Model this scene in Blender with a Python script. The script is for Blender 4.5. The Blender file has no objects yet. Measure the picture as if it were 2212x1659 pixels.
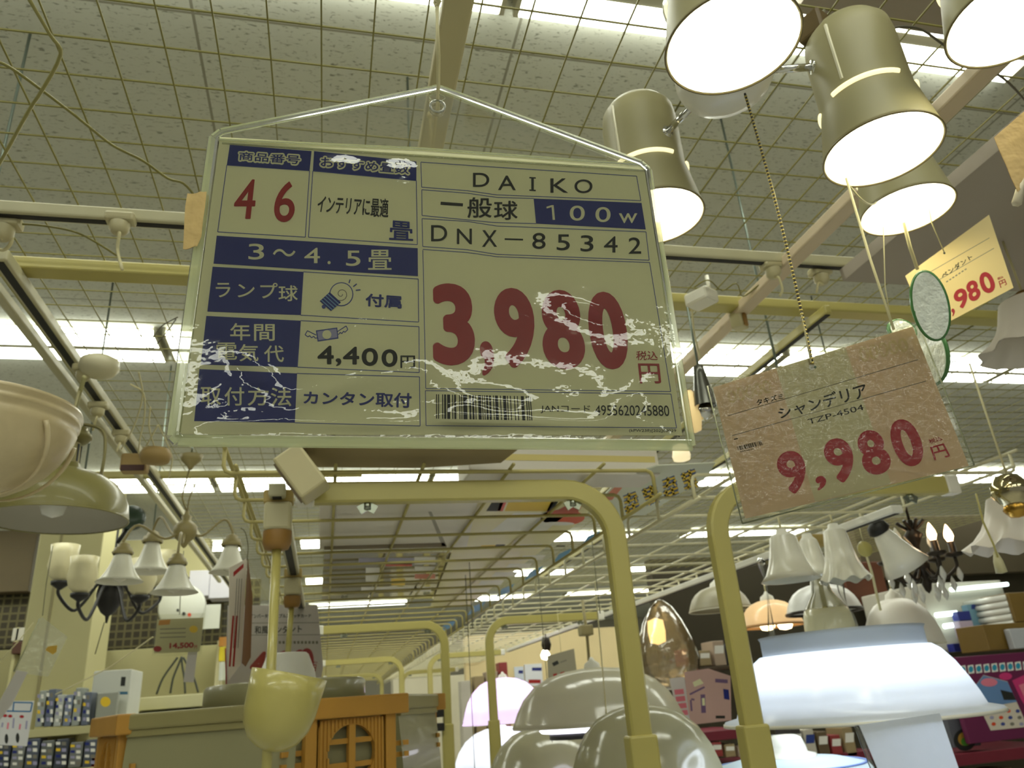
import bpy, bmesh, math, random
from mathutils import Vector, Matrix
random.seed(7)
C = bpy.context.scene
COL = C.collection
PI = math.pi

# ------------------------------------------------------------------ camera, world, exposure
W, H, F = 2212.0, 1659.0, 1646.0
EYE = 1.6
BX = Vector((0.97269385, 0.0198296, 0.2312433))       # room axes (right, along the aisle, up) seen in camera axes
BY = Vector((-0.22040258, 0.39113316, 0.89355333))
BZ = Vector((-0.07272812, -0.92012045, 0.38482331))
cam = bpy.data.cameras.new('camera')
cam.sensor_width = 36.0
cam.lens = 36.0 * F / W
cam.clip_start = 0.02
cam.dof.use_dof = True
cam.dof.focus_distance = 0.52
cam.dof.aperture_fstop = 17.0
camo = bpy.data.objects.new('camera', cam)
COL.objects.link(camo)
camo.matrix_world = Matrix(((BX[0], -BX[1], -BX[2], 0), (BY[0], -BY[1], -BY[2], 0), (BZ[0], -BZ[1], -BZ[2], EYE), (0, 0, 0, 1)))
C.camera = camo
C.view_settings.view_transform = 'Standard'
C.view_settings.look = 'None'
C.view_settings.gamma = 1.0
C.view_settings.use_curve_mapping = False
C.view_settings.exposure = -0.42
wd = bpy.data.worlds.new('world')
C.world = wd
wd.use_nodes = True
wd.node_tree.nodes['Background'].inputs[0].default_value = (0.92, 0.92, 0.84, 1)
wd.node_tree.nodes['Background'].inputs[1].default_value = 0.3
TUBE = 13.0           # strength of the fluorescent tubes
SPOT = 14.0           # strength of the spotlight bulbs

def ray(px, py):
    d = Vector((px - W / 2, py - H / 2, F)) / F
    return Vector((d.dot(BX), d.dot(BY), d.dot(BZ)))
E0 = Vector((0, 0, EYE))
def AZ(px, py, h):
    r = ray(px, py); return r * (h / r.z) + E0
def AY(px, py, y):
    r = ray(px, py); return r * (y / r.y) + E0
def AD(px, py, d):
    return ray(px, py) * d + E0
class Plane:                                            # a flat card standing in the room
    def __init__(s, p, n):
        s.p = p; s.n = n.normalized()
        if s.n.dot(E0 - p) < 0: s.n = -s.n              # the printed side
    def P(s, q, lift=0.0):
        r = ray(*q); t = (s.p - E0).dot(s.n) / r.dot(s.n)
        return E0 + r * t + s.n * lift

# ------------------------------------------------------------------ materials
def lin(c):
    return tuple((v / 255 / 12.92) if v / 255 <= 0.04045 else ((v / 255 + 0.055) / 1.055) ** 2.4 for v in c)
MATS = {}
def mat(key, rgb, rough=0.5, metal=0.0, var=0.06, scale=8.0, bump=0.0, bscale=40.0, trans=0.0, alpha=1.0, emit=0.0, ergb=None, coat=0.0, spec=0.5, sss=0.0):
    if key in MATS: return MATS[key]
    m = bpy.data.materials.new(key); m.use_nodes = True
    nt = m.node_tree; N = nt.nodes; L = nt.links
    b = N['Principled BSDF']
    base = lin(rgb)
    tc = N.new('ShaderNodeTexCoord')
    nz = N.new('ShaderNodeTexNoise'); nz.inputs['Scale'].default_value = scale; nz.inputs['Detail'].default_value = 4
    L.new(tc.outputs['Object'], nz.inputs['Vector'])
    mx = N.new('ShaderNodeMix'); mx.data_type = 'RGBA'
    mx.inputs[6].default_value = tuple(min(1, v * (1 - var)) for v in base) + (1,)
    mx.inputs[7].default_value = tuple(min(1, v * (1 + var)) for v in base) + (1,)
    L.new(nz.outputs['Fac'], mx.inputs[0])
    L.new(mx.outputs[2], b.inputs['Base Color'])
    b.inputs['Roughness'].default_value = rough
    b.inputs['Metallic'].default_value = metal
    b.inputs['Transmission Weight'].default_value = trans
    b.inputs['Alpha'].default_value = alpha
    b.inputs['Coat Weight'].default_value = coat
    b.inputs['Specular IOR Level'].default_value = spec
    if sss: 
        b.inputs['Subsurface Weight'].default_value = sss
    if emit:
        b.inputs['Emission Color'].default_value = lin(ergb or rgb) + (1,)
        b.inputs['Emission Strength'].default_value = emit
    if bump:
        n2 = N.new('ShaderNodeTexNoise'); n2.inputs['Scale'].default_value = bscale
        L.new(tc.outputs['Object'], n2.inputs['Vector'])
        bp = N.new('ShaderNodeBump'); bp.inputs['Strength'].default_value = bump; bp.inputs['Distance'].default_value = 0.002
        L.new(n2.outputs['Fac'], bp.inputs['Height']); L.new(bp.outputs[0], b.inputs['Normal'])
    MATS[key] = m
    return m

def clear_mat(key, tint=(0.97, 0.97, 0.94), amount=0.25, rough=0.03, milk=0.0, milkrgb=(210, 212, 200), bump=0.0, bscale=30.0, ior=1.45):
    """thin clear film or glass: see-through with mirror-like glints and a little milkiness"""
    if key in MATS: return MATS[key]
    m = bpy.data.materials.new(key); m.use_nodes = True
    nt = m.node_tree; N = nt.nodes; L = nt.links
    for n in list(N):
        if n.type != 'OUTPUT_MATERIAL': N.remove(n)
    out = [n for n in N if n.type == 'OUTPUT_MATERIAL'][0]
    tr = N.new('ShaderNodeBsdfTransparent'); tr.inputs[0].default_value = tint + (1,)
    gl = N.new('ShaderNodeBsdfGlossy'); gl.inputs['Roughness'].default_value = rough
    fr = N.new('ShaderNodeFresnel'); fr.inputs['IOR'].default_value = ior
    mu = N.new('ShaderNodeMath'); mu.operation = 'MULTIPLY'; mu.inputs[1].default_value = amount * 4; mu.use_clamp = True
    L.new(fr.outputs[0], mu.inputs[0])
    df = N.new('ShaderNodeBsdfTranslucent'); df.inputs[0].default_value = lin(milkrgb) + (1,)
    d2 = N.new('ShaderNodeBsdfDiffuse'); d2.inputs[0].default_value = lin(milkrgb) + (1,)
    am = N.new('ShaderNodeMixShader'); am.inputs[0].default_value = 0.5
    L.new(d2.outputs[0], am.inputs[1]); L.new(df.outputs[0], am.inputs[2])
    m1 = N.new('ShaderNodeMixShader'); m1.inputs[0].default_value = milk
    L.new(tr.outputs[0], m1.inputs[1]); L.new(am.outputs[0], m1.inputs[2])
    m2 = N.new('ShaderNodeMixShader')
    L.new(mu.outputs[0], m2.inputs[0]); L.new(m1.outputs[0], m2.inputs[1]); L.new(gl.outputs[0], m2.inputs[2])
    L.new(m2.outputs[0], out.inputs['Surface'])
    if bump:
        tc = N.new('ShaderNodeTexCoord'); nz = N.new('ShaderNodeTexNoise'); nz.inputs['Scale'].default_value = bscale; nz.inputs['Detail'].default_value = 2
        L.new(tc.outputs['Object'], nz.inputs['Vector'])
        bp = N.new('ShaderNodeBump'); bp.inputs['Strength'].default_value = bump; bp.inputs['Distance'].default_value = 0.004
        L.new(nz.outputs['Fac'], bp.inputs['Height'])
        L.new(bp.outputs[0], gl.inputs['Normal']); L.new(bp.outputs[0], fr.inputs['Normal'])
    MATS[key] = m
    return m

def glow_mat(key, rgb, strength):
    if key in MATS: return MATS[key]
    m = bpy.data.materials.new(key); m.use_nodes = True
    N = m.node_tree.nodes; b = N['Principled BSDF']
    b.inputs['Base Color'].default_value = (0.8, 0.8, 0.8, 1)
    b.inputs['Emission Color'].default_value = lin(rgb) + (1,)
    b.inputs['Emission Strength'].default_value = strength
    MATS[key] = m
    return m

# ------------------------------------------------------------------ mesh builder
class MB:
    def __init__(s): s.v = []; s.f = []; s.mi = []; s.mats = []; s.sm = []
    def m(s, material):
        if material not in s.mats: s.mats.append(material)
        return s.mats.index(material)
    def add(s, vs, fs, material, smooth=False):
        o = len(s.v); k = s.m(material)
        s.v += [Vector(v) for v in vs]
        for f in fs: s.f.append([i + o for i in f]); s.mi.append(k); s.sm.append(smooth)
        return s
    def box(s, c, size, material, rot=None, bev=0.0):
        c = Vector(c); hx, hy, hz = size[0] / 2, size[1] / 2, size[2] / 2
        R = rot if rot is not None else Matrix.Identity(3)
        if isinstance(R, (int, float)): R = Matrix.Rotation(R, 3, 'Z')
        if bev:
            b = min(bev, hx * .9, hy * .9, hz * .9); bm = bmesh.new(); bmesh.ops.create_cube(bm, size=2)
            for v in bm.verts: v.co = Vector((v.co.x * hx, v.co.y * hy, v.co.z * hz))
            bmesh.ops.bevel(bm, geom=bm.edges[:], offset=b, segments=2, affect='EDGES', profile=0.5)
            bm.verts.index_update()
            s.add([c + R @ v.co for v in bm.verts], [[v.index for v in f.verts] for f in bm.faces], material); bm.free(); return s
        vs = [c + R @ Vector((x * hx, y * hy, z * hz)) for x in (-1, 1) for y in (-1, 1) for z in (-1, 1)]
        return s.add(vs, [(0, 1, 3, 2), (4, 6, 7, 5), (0, 4, 5, 1), (2, 3, 7, 6), (0, 2, 6, 4), (1, 5, 7, 3)], material)
    def tube(s, pts, r, material, seg=6, closed=False, smooth=True):
        pts = [Vector(p) for p in pts]; n = len(pts); vs = []; fs = []
        rr = r if isinstance(r, (list, tuple)) else [r] * n
        up = None
        for i, p in enumerate(pts):
            a = pts[i - 1] if i > 0 else (pts[-1] if closed else p)
            b = pts[i + 1] if i < n - 1 else (pts[0] if closed else p)
            t = (b - a)
            if t.length < 1e-9: t = Vector((0, 0, 1))
            t.normalize()
            if up is None:
                up = Vector((0, 0, 1)) if abs(t.z) < .9 else Vector((1, 0, 0))
            u = up - t * up.dot(t)
            if u.length < 1e-4: u = t.orthogonal()
            u.normalize(); w = t.cross(u); up = u
            for k in range(seg):
                an = 2 * PI * (k + .5) / seg
                vs.append(p + u * (rr[i] * math.cos(an)) + w * (rr[i] * math.sin(an)))
        for i in range(n - 1 + (1 if closed else 0)):
            j = (i + 1) % n
            for k in range(seg):
                l = (k + 1) % seg
                fs.append((i * seg + k, i * seg + l, j * seg + l, j * seg + k))
        if not closed:
            fs.append(tuple(range(seg))[::-1]); fs.append(tuple((n - 1) * seg + k for k in range(seg)))
        return s.add(vs, fs, material, smooth)
    def lathe(s, c, prof, material, seg=32, rot=None, wave=0, amp=0.0, wfrom=0.0, ripple=0.0, a0=0.0, a1=2 * PI, smooth=True):
        """prof: list of (radius, height); wave ruffles the end of the profile"""
        c = Vector(c); R = rot if rot is not None else Matrix.Identity(3)
        full = abs(a1 - a0 - 2 * PI) < 1e-6
        vs = []; fs = []; n = len(prof); ns = seg if full else seg + 1
        zs = [z for _, z in prof]
        for i, (r, z) in enumerate(prof):
            t = i / max(1, n - 1); t = max(0, (t - wfrom) / (1 - wfrom)) if wfrom < 1 else 0
            for k in range(ns):
                an = a0 + (a1 - a0) * k / seg
                q = math.sin(wave * an) if wave else 0
                rr = r * (1 + amp * t * q); zz = z + ripple * t * q
                vs.append(c + R @ Vector((rr * math.cos(an), rr * math.sin(an), zz)))
        for i in range(n - 1):
            for k in range(seg):
                l = (k + 1) % ns
                fs.append((i * ns + k, i * ns + l, (i + 1) * ns + l, (i + 1) * ns + k))
        return s.add(vs, fs, material, smooth)
    def sheet(s, poly, n, th, material, lift=0.0):
        """flat polygon with real thickness th behind its printed side"""
        n = Vector(n); a = [Vector(p) + n * lift for p in poly]; b = [p - n * th for p in a]; k = len(a)
        return s.add(a + b, [tuple(range(k)), tuple(range(2 * k - 1, k - 1, -1))] + [(i, i + k, (i + 1) % k + k, (i + 1) % k) for i in range(k)], material)
    def build(s, name, parent=None, bevel=0.0, origin=None):
        me = bpy.data.meshes.new(name)
        if parent is not None:
            r = parent
            while r.parent: r = r.parent
            o0 = r.location.copy()
        else:
            o0 = Vector(origin) if origin is not None else sum(s.v, Vector()) / max(1, len(s.v))
        me.from_pydata([v - o0 for v in s.v], [], s.f)
        for m_ in s.mats: me.materials.append(m_)
        me.polygons.foreach_set('material_index', s.mi)
        me.polygons.foreach_set('use_smooth', s.sm)
        me.update()
        o = bpy.data.objects.new(name, me); COL.objects.link(o)
        if parent is not None: o.parent = parent
        else: o.location = o0
        return o

def tag(o, label=None, cat=None, group=None, kind=None):
    if label: o['label'] = label
    if cat: o['category'] = cat
    if group: o['group'] = group
    if kind: o['kind'] = kind
    return o
def root(name, label, cat, loc, group=None):
    o = bpy.data.objects.new(name, None); COL.objects.link(o); o.location = Vector(loc); o.empty_display_size = .05
    return tag(o, label, cat, group)
def struct(name, mb, origin=None):
    return tag(mb.build(name, origin=origin), kind='structure')

# ------------------------------------------------------------------ printing
GL = {}
def glyphs(body):
    key = body
    if key not in GL:
        cu = bpy.data.curves.new('lettering', 'FONT'); cu.body = body; cu.size = 1.0; cu.resolution_u = 6
        o = bpy.data.objects.new('lettering', cu); COL.objects.link(o)
        dg = bpy.context.evaluated_depsgraph_get()
        me = o.evaluated_get(dg).to_mesh()
        vs = [v.co.copy() for v in me.vertices]; fs = [tuple(p.vertices) for p in me.polygons]
        o.evaluated_get(dg).to_mesh_clear()
        bpy.data.objects.remove(o); bpy.data.curves.remove(cu)
        x0 = min(v.x for v in vs); x1 = max(v.x for v in vs); y0 = min(v.y for v in vs); y1 = max(v.y for v in vs)
        GL[key] = ([((v.x - x0) / max(1e-6, x1 - x0), (v.y - y0) / max(1e-6, y1 - y0)) for v in vs], fs)
    return GL[key]
class Print:
    """flat ink on a card: crop(x0, y0, s) sets the measuring frame of the next marks"""
    def __init__(s, plane): s.pl = plane; s.mb = MB(); s.o = (0, 0, 1.0); s.z = 0.00012
    def crop(s, x, y, k): s.o = (x, y, k); return s
    def q(s, p): return (s.o[0] + p[0] * s.o[2], s.o[1] + p[1] * s.o[2])
    def P(s, p, z): return s.pl.P(s.q(p), z)
    def fill(s, pts, material, z=None):
        z = z or s.z
        s.mb.add([s.P(p, z) for p in pts], [tuple(range(len(pts)))], material); return s
    def line(s, a, b, w, material, z=None):
        d = Vector((b[0] - a[0], b[1] - a[1])); n = Vector((-d.y, d.x)).normalized() * w / 2
        return s.fill([(a[0] + n.x, a[1] + n.y), (b[0] + n.x, b[1] + n.y), (b[0] - n.x, b[1] - n.y), (a[0] - n.x, a[1] - n.y)], material, z)
    def frame(s, pts, w, material, z=None):
        for i in range(len(pts)): s.line(pts[i], pts[(i + 1) % len(pts)], w, material, z)
        return s
    def path(s, pts, w, material, z=None):
        for i in range(len(pts) - 1): s.line(pts[i], pts[i + 1], w, material, z)
        return s
    def disc(s, c, r, material, z=None, n=24, ry=None):
        return s.fill([(c[0] + r * math.cos(2 * PI * i / n), c[1] + (ry or r) * math.sin(2 * PI * i / n)) for i in range(n)], material, z)
    def text(s, body, quad, material, bold=0.0, z=None, pad=0.0):
        """bold: extra stroke radius as a share of the quad's height; pad: an outline this many units around the letters"""
        z = z or (s.z * 2)
        if len(quad) == 4 and not isinstance(quad[0], (tuple, list)):
            x0, y0, x1, y1 = quad; quad = [(x0, y0), (x1, y0), (x1, y1), (x0, y1)]
        tl, tr, br, bl = [Vector(p) for p in quad]
        hh = (bl - tl).length; rad = bold * hh
        if rad:
            eu = (tr - tl).normalized() * rad; ev = (bl - tl).normalized() * rad
            tl, tr, br, bl = tl + eu + ev, tr - eu + ev, br - eu - ev, bl + eu - ev
        rad += pad
        vs, fs = glyphs(body)
        n = 0 if rad == 0 else (8 if rad < 9 else 20)
        for k in range(n + 1):
            dx, dy = (0, 0) if k == n else (rad * math.cos(2 * PI * k / n), rad * math.sin(2 * PI * k / n))
            out = []
            for u, v in vs:
                p = (bl * (1 - u) + br * u) * (1 - v) + (tl * (1 - u) + tr * u) * v
                out.append(s.P((p.x + dx, p.y + dy), z + k * 3e-6))
            s.mb.add(out, fs, material)
        return s
# ------------------------------------------------------------------ shared materials
CREAM = mat('cream_enamel', (176, 166, 96), .35, var=.03)
CREAM2 = mat('cream_wire', (172, 161, 98), .4, var=.03)
MESHM = mat('mesh_wire_coating', (128, 122, 60), .5, var=.05)
TRACKW = mat('track_white', (186, 181, 146), .45, var=.04)
TRACKB = mat('track_slot_black', (22, 20, 16), .6)
BEIGE = mat('beige_plastic', (190, 182, 142), .4, var=.05)
IVORY = mat('ivory_plastic', (190, 180, 104), .3, var=.04, coat=.3)
BROWNP = mat('brown_plug', (150, 112, 52), .4)
CHROME = mat('chrome', (215, 215, 210), .08, metal=1.0, var=.02)
STEEL = mat('zinc_steel', (150, 155, 140), .25, metal=1.0)
BRASS = mat('brass', (190, 150, 70), .2, metal=1.0)
DARKM = mat('dark_bronze', (42, 34, 24), .35, metal=.4)
BLACK = mat('black_iron', (24, 22, 20), .5)
WHITE = mat('white_enamel', (226, 222, 204), .25, var=.02, coat=.4)
WHITEP = mat('white_plastic', (228, 226, 214), .35, var=.02)
PAPER = mat('sign_paper', (222, 220, 176), .6, var=.015, scale=30)
BLUE = mat('ink_blue', (17, 32, 112), .5, var=.03)
NAVY = mat('ink_blue_line', (62, 74, 140), .5)
RED = mat('ink_red', (152, 14, 10), .45, var=.03)
CRIMSON = mat('ink_crimson', (160, 6, 18), .45, var=.03)
INK = mat('ink_black', (30, 32, 28), .6)
GREYINK = mat('ink_grey', (120, 116, 104), .6)
OPAL = mat('opal_glass', (236, 233, 218), .25, var=.02, trans=.0, sss=.0, coat=.4)
FROST = mat('frosted_glass', (226, 224, 206), .3, var=.04, scale=20)
CORD = mat('cream_cord', (214, 206, 160), .6)
GREYCORD = mat('grey_cord', (118, 116, 92), .6)
FILM = clear_mat('clear_film', amount=.1, milk=.03, rough=.06)
FILMEDGE = clear_mat('film_edge', amount=.35, milk=.5, rough=.15, milkrgb=(206, 212, 168))
GLASS = clear_mat('clear_glass', amount=.4, milk=.08, rough=.03)
TUBEM = glow_mat('fluorescent_light', (252, 255, 240), TUBE)
LAMPM = glow_mat('spot_bulb_light', (255, 248, 214), SPOT)
CARDB = mat('cardboard', (150, 134, 96), .8, var=.08)
WOOD = mat('light_wood', (184, 136, 52), .45, var=.14, scale=14)

# ------------------------------------------------------------------ the room
def ceiling_mat():
    m = bpy.data.materials.new('ceiling_tiles'); m.use_nodes = True
    nt = m.node_tree; N = nt.nodes; L = nt.links; b = N['Principled BSDF']; b.inputs['Roughness'].default_value = .9
    tc = N.new('ShaderNodeTexCoord')
    mp = N.new('ShaderNodeMapping'); mp.inputs['Scale'].default_value = (62, 165, 1); L.new(tc.outputs['Object'], mp.inputs['Vector'])
    n1 = N.new('ShaderNodeTexNoise'); n1.inputs['Scale'].default_value = 1.0; n1.inputs['Detail'].default_value = 3; n1.inputs['Distortion'].default_value = .8
    L.new(mp.outputs[0], n1.inputs['Vector'])
    r1 = N.new('ShaderNodeValToRGB'); r1.color_ramp.elements[0].position = .31; r1.color_ramp.elements[0].color = (1, 1, 1, 1)
    r1.color_ramp.elements[1].position = .415; r1.color_ramp.elements[1].color = (0, 0, 0, 1)
    L.new(n1.outputs['Fac'], r1.inputs[0])
    mx = N.new('ShaderNodeMix'); mx.data_type = 'RGBA'
    mx.inputs[6].default_value = lin((200, 202, 190)) + (1,); mx.inputs[7].default_value = lin((138, 138, 124)) + (1,)
    L.new(r1.outputs[0], mx.inputs[0])
    mp2 = N.new('ShaderNodeMapping'); mp2.inputs['Location'].default_value = (-.368 + .648, 1.2 - 1.238 + .04, 0); L.new(tc.outputs['Object'], mp2.inputs['Vector'])
    br = N.new('ShaderNodeTexBrick'); br.offset = 0; br.inputs['Scale'].default_value = 1.0
    br.inputs['Brick Width'].default_value = .648; br.inputs['Row Height'].default_value = 1.2; br.inputs['Mortar Size'].default_value = .003
    br.inputs['Mortar Smooth'].default_value = 0
    L.new(mp2.outputs[0], br.inputs['Vector'])
    m2 = N.new('ShaderNodeMix'); m2.data_type = 'RGBA'; m2.inputs[7].default_value = lin((146, 144, 128)) + (1,)
    L.new(br.outputs['Fac'], m2.inputs[0]); L.new(mx.outputs[2], m2.inputs[6])
    L.new(m2.outputs[2], b.inputs['Base Color'])
    return m
WALLM = mat('wall_paint', (178, 174, 156), .8, var=.03)
FLOORM = mat('floor_vinyl', (190, 188, 180), .4, var=.08, scale=3)
PILL = mat('pillar_paint', (186, 180, 134), .7, var=.02)
GREYB = mat('grey_board', (166, 156, 142), .8, var=.03)
CEIL = EYE + 1.3
x0, x1, ya, yb = -7.0, 9.0, -5.0, 14.0
mb = MB(); mb.box(((x0 + x1) / 2, (ya + yb) / 2, CEIL + .05), (x1 - x0 + .4, yb - ya + .4, .1), ceiling_mat()); struct('ceiling', mb, (0, 0, CEIL))
mb = MB(); mb.box(((x0 + x1) / 2, (ya + yb) / 2, -.05), (x1 - x0 + .4, yb - ya + .4, .1), FLOORM); struct('floor', mb)
mb = MB(); mb.box((x0 - .1, (ya + yb) / 2, CEIL / 2), (.2, yb - ya, CEIL), WALLM); struct('wall_left', mb)
mb = MB(); mb.box((x1 + .1, (ya + yb) / 2, CEIL / 2), (.2, yb - ya, CEIL), WALLM); struct('wall_right', mb)
mb = MB(); mb.box(((x0 + x1) / 2, yb + .1, CEIL / 2), (x1 - x0 + .4, .2, CEIL), WALLM); struct('wall_back', mb)
# grey boards under the ceiling at the right
mb = MB(); mb.box((2.2, .42, EYE + 1.27), (2.6, 1.08, .05), GREYB); struct('trim_1', mb)
mb = MB(); mb.box((1.75, .75, EYE + .672), (1.7, .56, .024), GREYB); struct('trim_2', mb)

# ------------------------------------------------------------------ fluorescent ceiling lights
LTRIM = mat('light_housing', (196, 194, 172), .5, var=.02)
def ceiling_light(cx, ya, yb, g0, g1, label, ln=1.22):
    dz = .03; q = 1.3 - dz
    if ya > 0: cx, ya, yb, g0, g1, ln = [v * q / 1.3 for v in (cx, ya, yb, g0, g1, ln)]
    cy = (ya + yb) / 2; z = CEIL
    r = root('ceiling_light', label, 'ceiling light', (cx, cy, z), 'fluorescent ceiling lights')
    h = MB(); h.box((cx, cy, z - .006), (ln, yb - ya - .02, .012), LTRIM)
    h.box((cx, (g0 + g1) / 2, z - dz / 2), (ln, g1 - g0, dz - .004), LTRIM)
    for s in (-1, 1): h.box((cx + s * (ln / 2 + .005), cy, z - dz / 2), (.01, yb - ya, dz), LTRIM)
    h.build('housing', r)
    for a, b in ((ya, g0), (g1, yb)):
        t = MB(); t.box((cx, (a + b) / 2, z - dz / 2 - .006), (ln - .004, b - a - .002, dz - .014), TUBEM); t.build('lamp_panel', r)
rows = {'nearest row': (.965, 1.107, 1.012, 1.04, .97, [0, -1, 1]), 'second row': (2.64, 2.88, 2.757, 2.787, 1.29, [0, -1, -2, -3, 1, 2]), 'third row': (4.44, 4.76, 4.58, 4.62, -.02, [-1, 0, -2, 1, 2, 3, 4]), }
for rn, (a, b, g0, g1, xx, ks) in rows.items():
    for k in ks:
        x = xx + 1.26 * k
        if rn == 'nearest row' and k == 1: continue
        side = {0: 'middle', -1: 'first left of the middle', -2: 'second left of the middle', -3: 'third left of the middle', 1: 'first right of the middle', 2: 'second right of the middle', 3: 'third right of the middle', 4: 'fourth right of the middle'}[k]
        ceiling_light(x, a, b, g0, g1, 'lit twin fluorescent ceiling light, %s in the %s' % (side, rn))
for y in (-.2, -1.8, -3.5, 6.3, 8.2, 10.2):  # unseen rows behind the viewer are set for sign glare, the farthest added
    for k in range(-2, 4):
        nm = {-.2: 'row just behind the viewer', -1.8: 'row far behind the viewer', -3.5: 'added row farthest behind viewer', 6.3: 'fourth row down the shop', 8.2: 'fifth row down the shop', 10.2: 'last row down the shop'}[y]
        if y < 0 and k not in (-1, 0, 1): continue
        ceiling_light(.4 + 1.7 * k, y, y + .26, y + .12, y + .14, 'lit twin ceiling light in the %s, number %d from the left' % (nm, k + 3))

# ------------------------------------------------------------------ wire mesh panels under the ceiling
HM = EYE + .72; CELL = .058
def mesh_panel(xa, ya, nx, ny, label):
    r = root('mesh_panel', label, 'wire mesh panel', (xa, ya, HM), 'mesh panels hung under the ceiling')
    w = MB(); xb = xa + nx * CELL; yb = ya + ny * CELL
    for i in range(1, nx): w.tube([(xa + i * CELL, ya, HM), (xa + i * CELL, yb, HM)], .0013, MESHM, 4, smooth=False)
    for j in range(1, ny): w.tube([(xa, ya + j * CELL, HM + .0026), (xb, ya + j * CELL, HM + .0026)], .0013, MESHM, 4, smooth=False)
    w.build('wire_grid', r)
    f = MB(); f.tube([(xa, ya, HM), (xb, ya, HM), (xb, yb, HM), (xa, yb, HM)], .002, MESHM, 5, closed=True, smooth=False); f.build('border_wire', r)
XO = (AZ(2, 61, .72).x + .0) % CELL
gx = -1.72 + ((AZ(320 / 2.962 * 1.0 + 0, 61, .72).x + 1.72) % CELL)
YO = AZ(0, 440 / 2.962, .72).y
gy = YO - 8 * CELL
gx0 = gx + round((-.535 - gx) / CELL) * CELL
for i, nm in ((0, 'far left column'), (1, 'left column'), (2, 'middle column'), (3, 'right column'), (4, 'far right column')):
    mesh_panel(gx0 + (i - 1) * 17 * CELL, gy, 17, 13, 'cream wire mesh panel under the ceiling, nearest row, %s' % nm)
for j, nr in enumerate(('second row', 'third row', 'fourth row')):
    for i, nm in ((0, 'left column'), (1, 'middle column'), (2, 'right column'), (3, 'far right column')):
        mesh_panel(gx0 + i * 17 * CELL, gy + 13 * CELL + j * 24 * CELL, 17, 24, 'cream wire mesh panel under the ceiling, %s, %s' % (nr, nm))

# ------------------------------------------------------------------ bars and lighting tracks on the mesh
def bar(name, label, cat, p, q, w, h, material, group=None, slot=None):
    p = Vector(p); q = Vector(q); c = (p + q) / 2; d = q - p; a = math.atan2(d.y, d.x)
    r = root(name, label, cat, c, group)
    b = MB(); b.box(c, (d.length, w, h), material, a, bev=.003); b.build('rail', r)
    if slot:
        side, sw = slot
        n = Vector((-math.sin(a), math.cos(a), 0))
        s_ = MB()
        if side == 0: s_.box(c - Vector((0, 0, h / 2 + .0005)), (d.length - .01, sw, .002), TRACKB, a)
        else: s_.box(c + n * side * (w / 2 + .0005), (d.length - .01, .002, sw), TRACKB, a)
        s_.build('slot', r)
    return r
HB = EYE + .70
bar('lighting_track', 'white lighting track crossing behind the big price sign, black slot facing the aisle', 'lighting track', (-1.6, 1.034, HB), (1.05, 1.034, HB), .022, .02, TRACKW, 'lighting tracks', (0, .009))
bar('support_bar', 'cream support bar crossing just beyond the slotted track', 'support bar', (-1.6, 1.182, HB), (1.9, 1.212, HB), .036, .022, CREAM, 'support bars')
bar('support_bar', 'cream support bar running away left of the big sign, beside the track', 'support bar', (-.532, 1.2, HB - .02), (-.532, 4.2, HB - .02), .016, .018, TRACKW, 'support bars')
bar('lighting_track', 'white lighting track running away at the left, black slot underneath', 'lighting track', (-.49, 1.12, HB - .022), (-.49, 4.6, HB - .022), .024, .02, TRACKW, 'lighting tracks', (0, .012))
bar('support_bar', 'wide cream bar above the big sign running away', 'support bar', (.125, .1, HB), (.125, 1.17, HB), .033, .016, mat('beam_cream', (190, 180, 136), .5), 'support bars')
bar('support_bar', 'wide beige bar running away at right between the spotlights', 'support bar', (.79, .35, HB - .01), (.805, 2.6, HB - .01), .03, .02, mat('pinkish_bar', (206, 188, 158), .5), 'support bars')
bar('lighting_track', 'dark slotted track running away right of the big sign', 'lighting track', (.945, 1.14, HB - .035), (.945, 3.6, HB - .035), .014, .02, CREAM, 'lighting tracks', (0, .01))
bar('lighting_track', 'thin cream track farther right running to the back', 'lighting track', (1.22, 1.3, HB - .035), (1.22, 4.4, HB - .035), .014, .02, CREAM, 'lighting tracks', (0, .01))
bar('support_bar', 'thin cream support bar crossing far down the left aisle', 'support bar', (-1.9, 2.33, HB - .01), (.1, 2.33, HB - .01), .02, .02, CREAM, 'support bars')

# ------------------------------------------------------------------ wire decks and their frames
HD = EYE + .36; STEP = .165; WR = .0034
WIRELIT = mat('wire_overlit', (214, 208, 172), .4, var=.03)  # lighter copy of the cream wire, glare of the lights painted in
def wire_deck(xl, xr, y0, n, lipl, lipr, label, CREAM2=CREAM2):
    """cross wires with turned ends on long rods; lipl, lipr: height of the turned ends"""
    r = root('wire_deck', label, 'wire deck', ((xl + xr) / 2, y0, HD), 'cream wire decks above the aisle')
    for k in range(n):
        y = y0 + k * STEP
        b = .012
        def lip(x, s, hgt):
            if not hgt: return [(x, y, HD)]
            sg = 1 if hgt > 0 else -1
            return [(x, y, HD + hgt), (x, y, HD + sg * b), (x - s * b * .3, y, HD + sg * b * .3), (x - s * b, y, HD)]
        w = MB(); w.tube(lip(xl, -1, lipl) + lip(xr, 1, lipr)[::-1], WR, CREAM2, 8); w.build('cross_wire', r)
    L_ = (n - 1) * STEP + .02
    xs = [xl + .02, xl + .17, xl + .31, xl + .46, xl + .62] if lipl > 0 else [xr - .02, xr - .17, xr - .31, xr - .46, xr - .62]
    for x in xs:
        w = MB(); w.tube([(x, y0 - .02, HD + WR * 2), (x, y0 + L_, HD + WR * 2)], WR * .9, CREAM2, 8); w.build('long_rod', r)
    for x, hgt in ((xl, lipl), (xr, lipr)):
        w = MB(); w.tube([(x, y0 - .02, HD + hgt), (x, y0 + L_, HD + hgt)], WR, CREAM2, 8); w.build('edge_rail', r)
    return r
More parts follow.
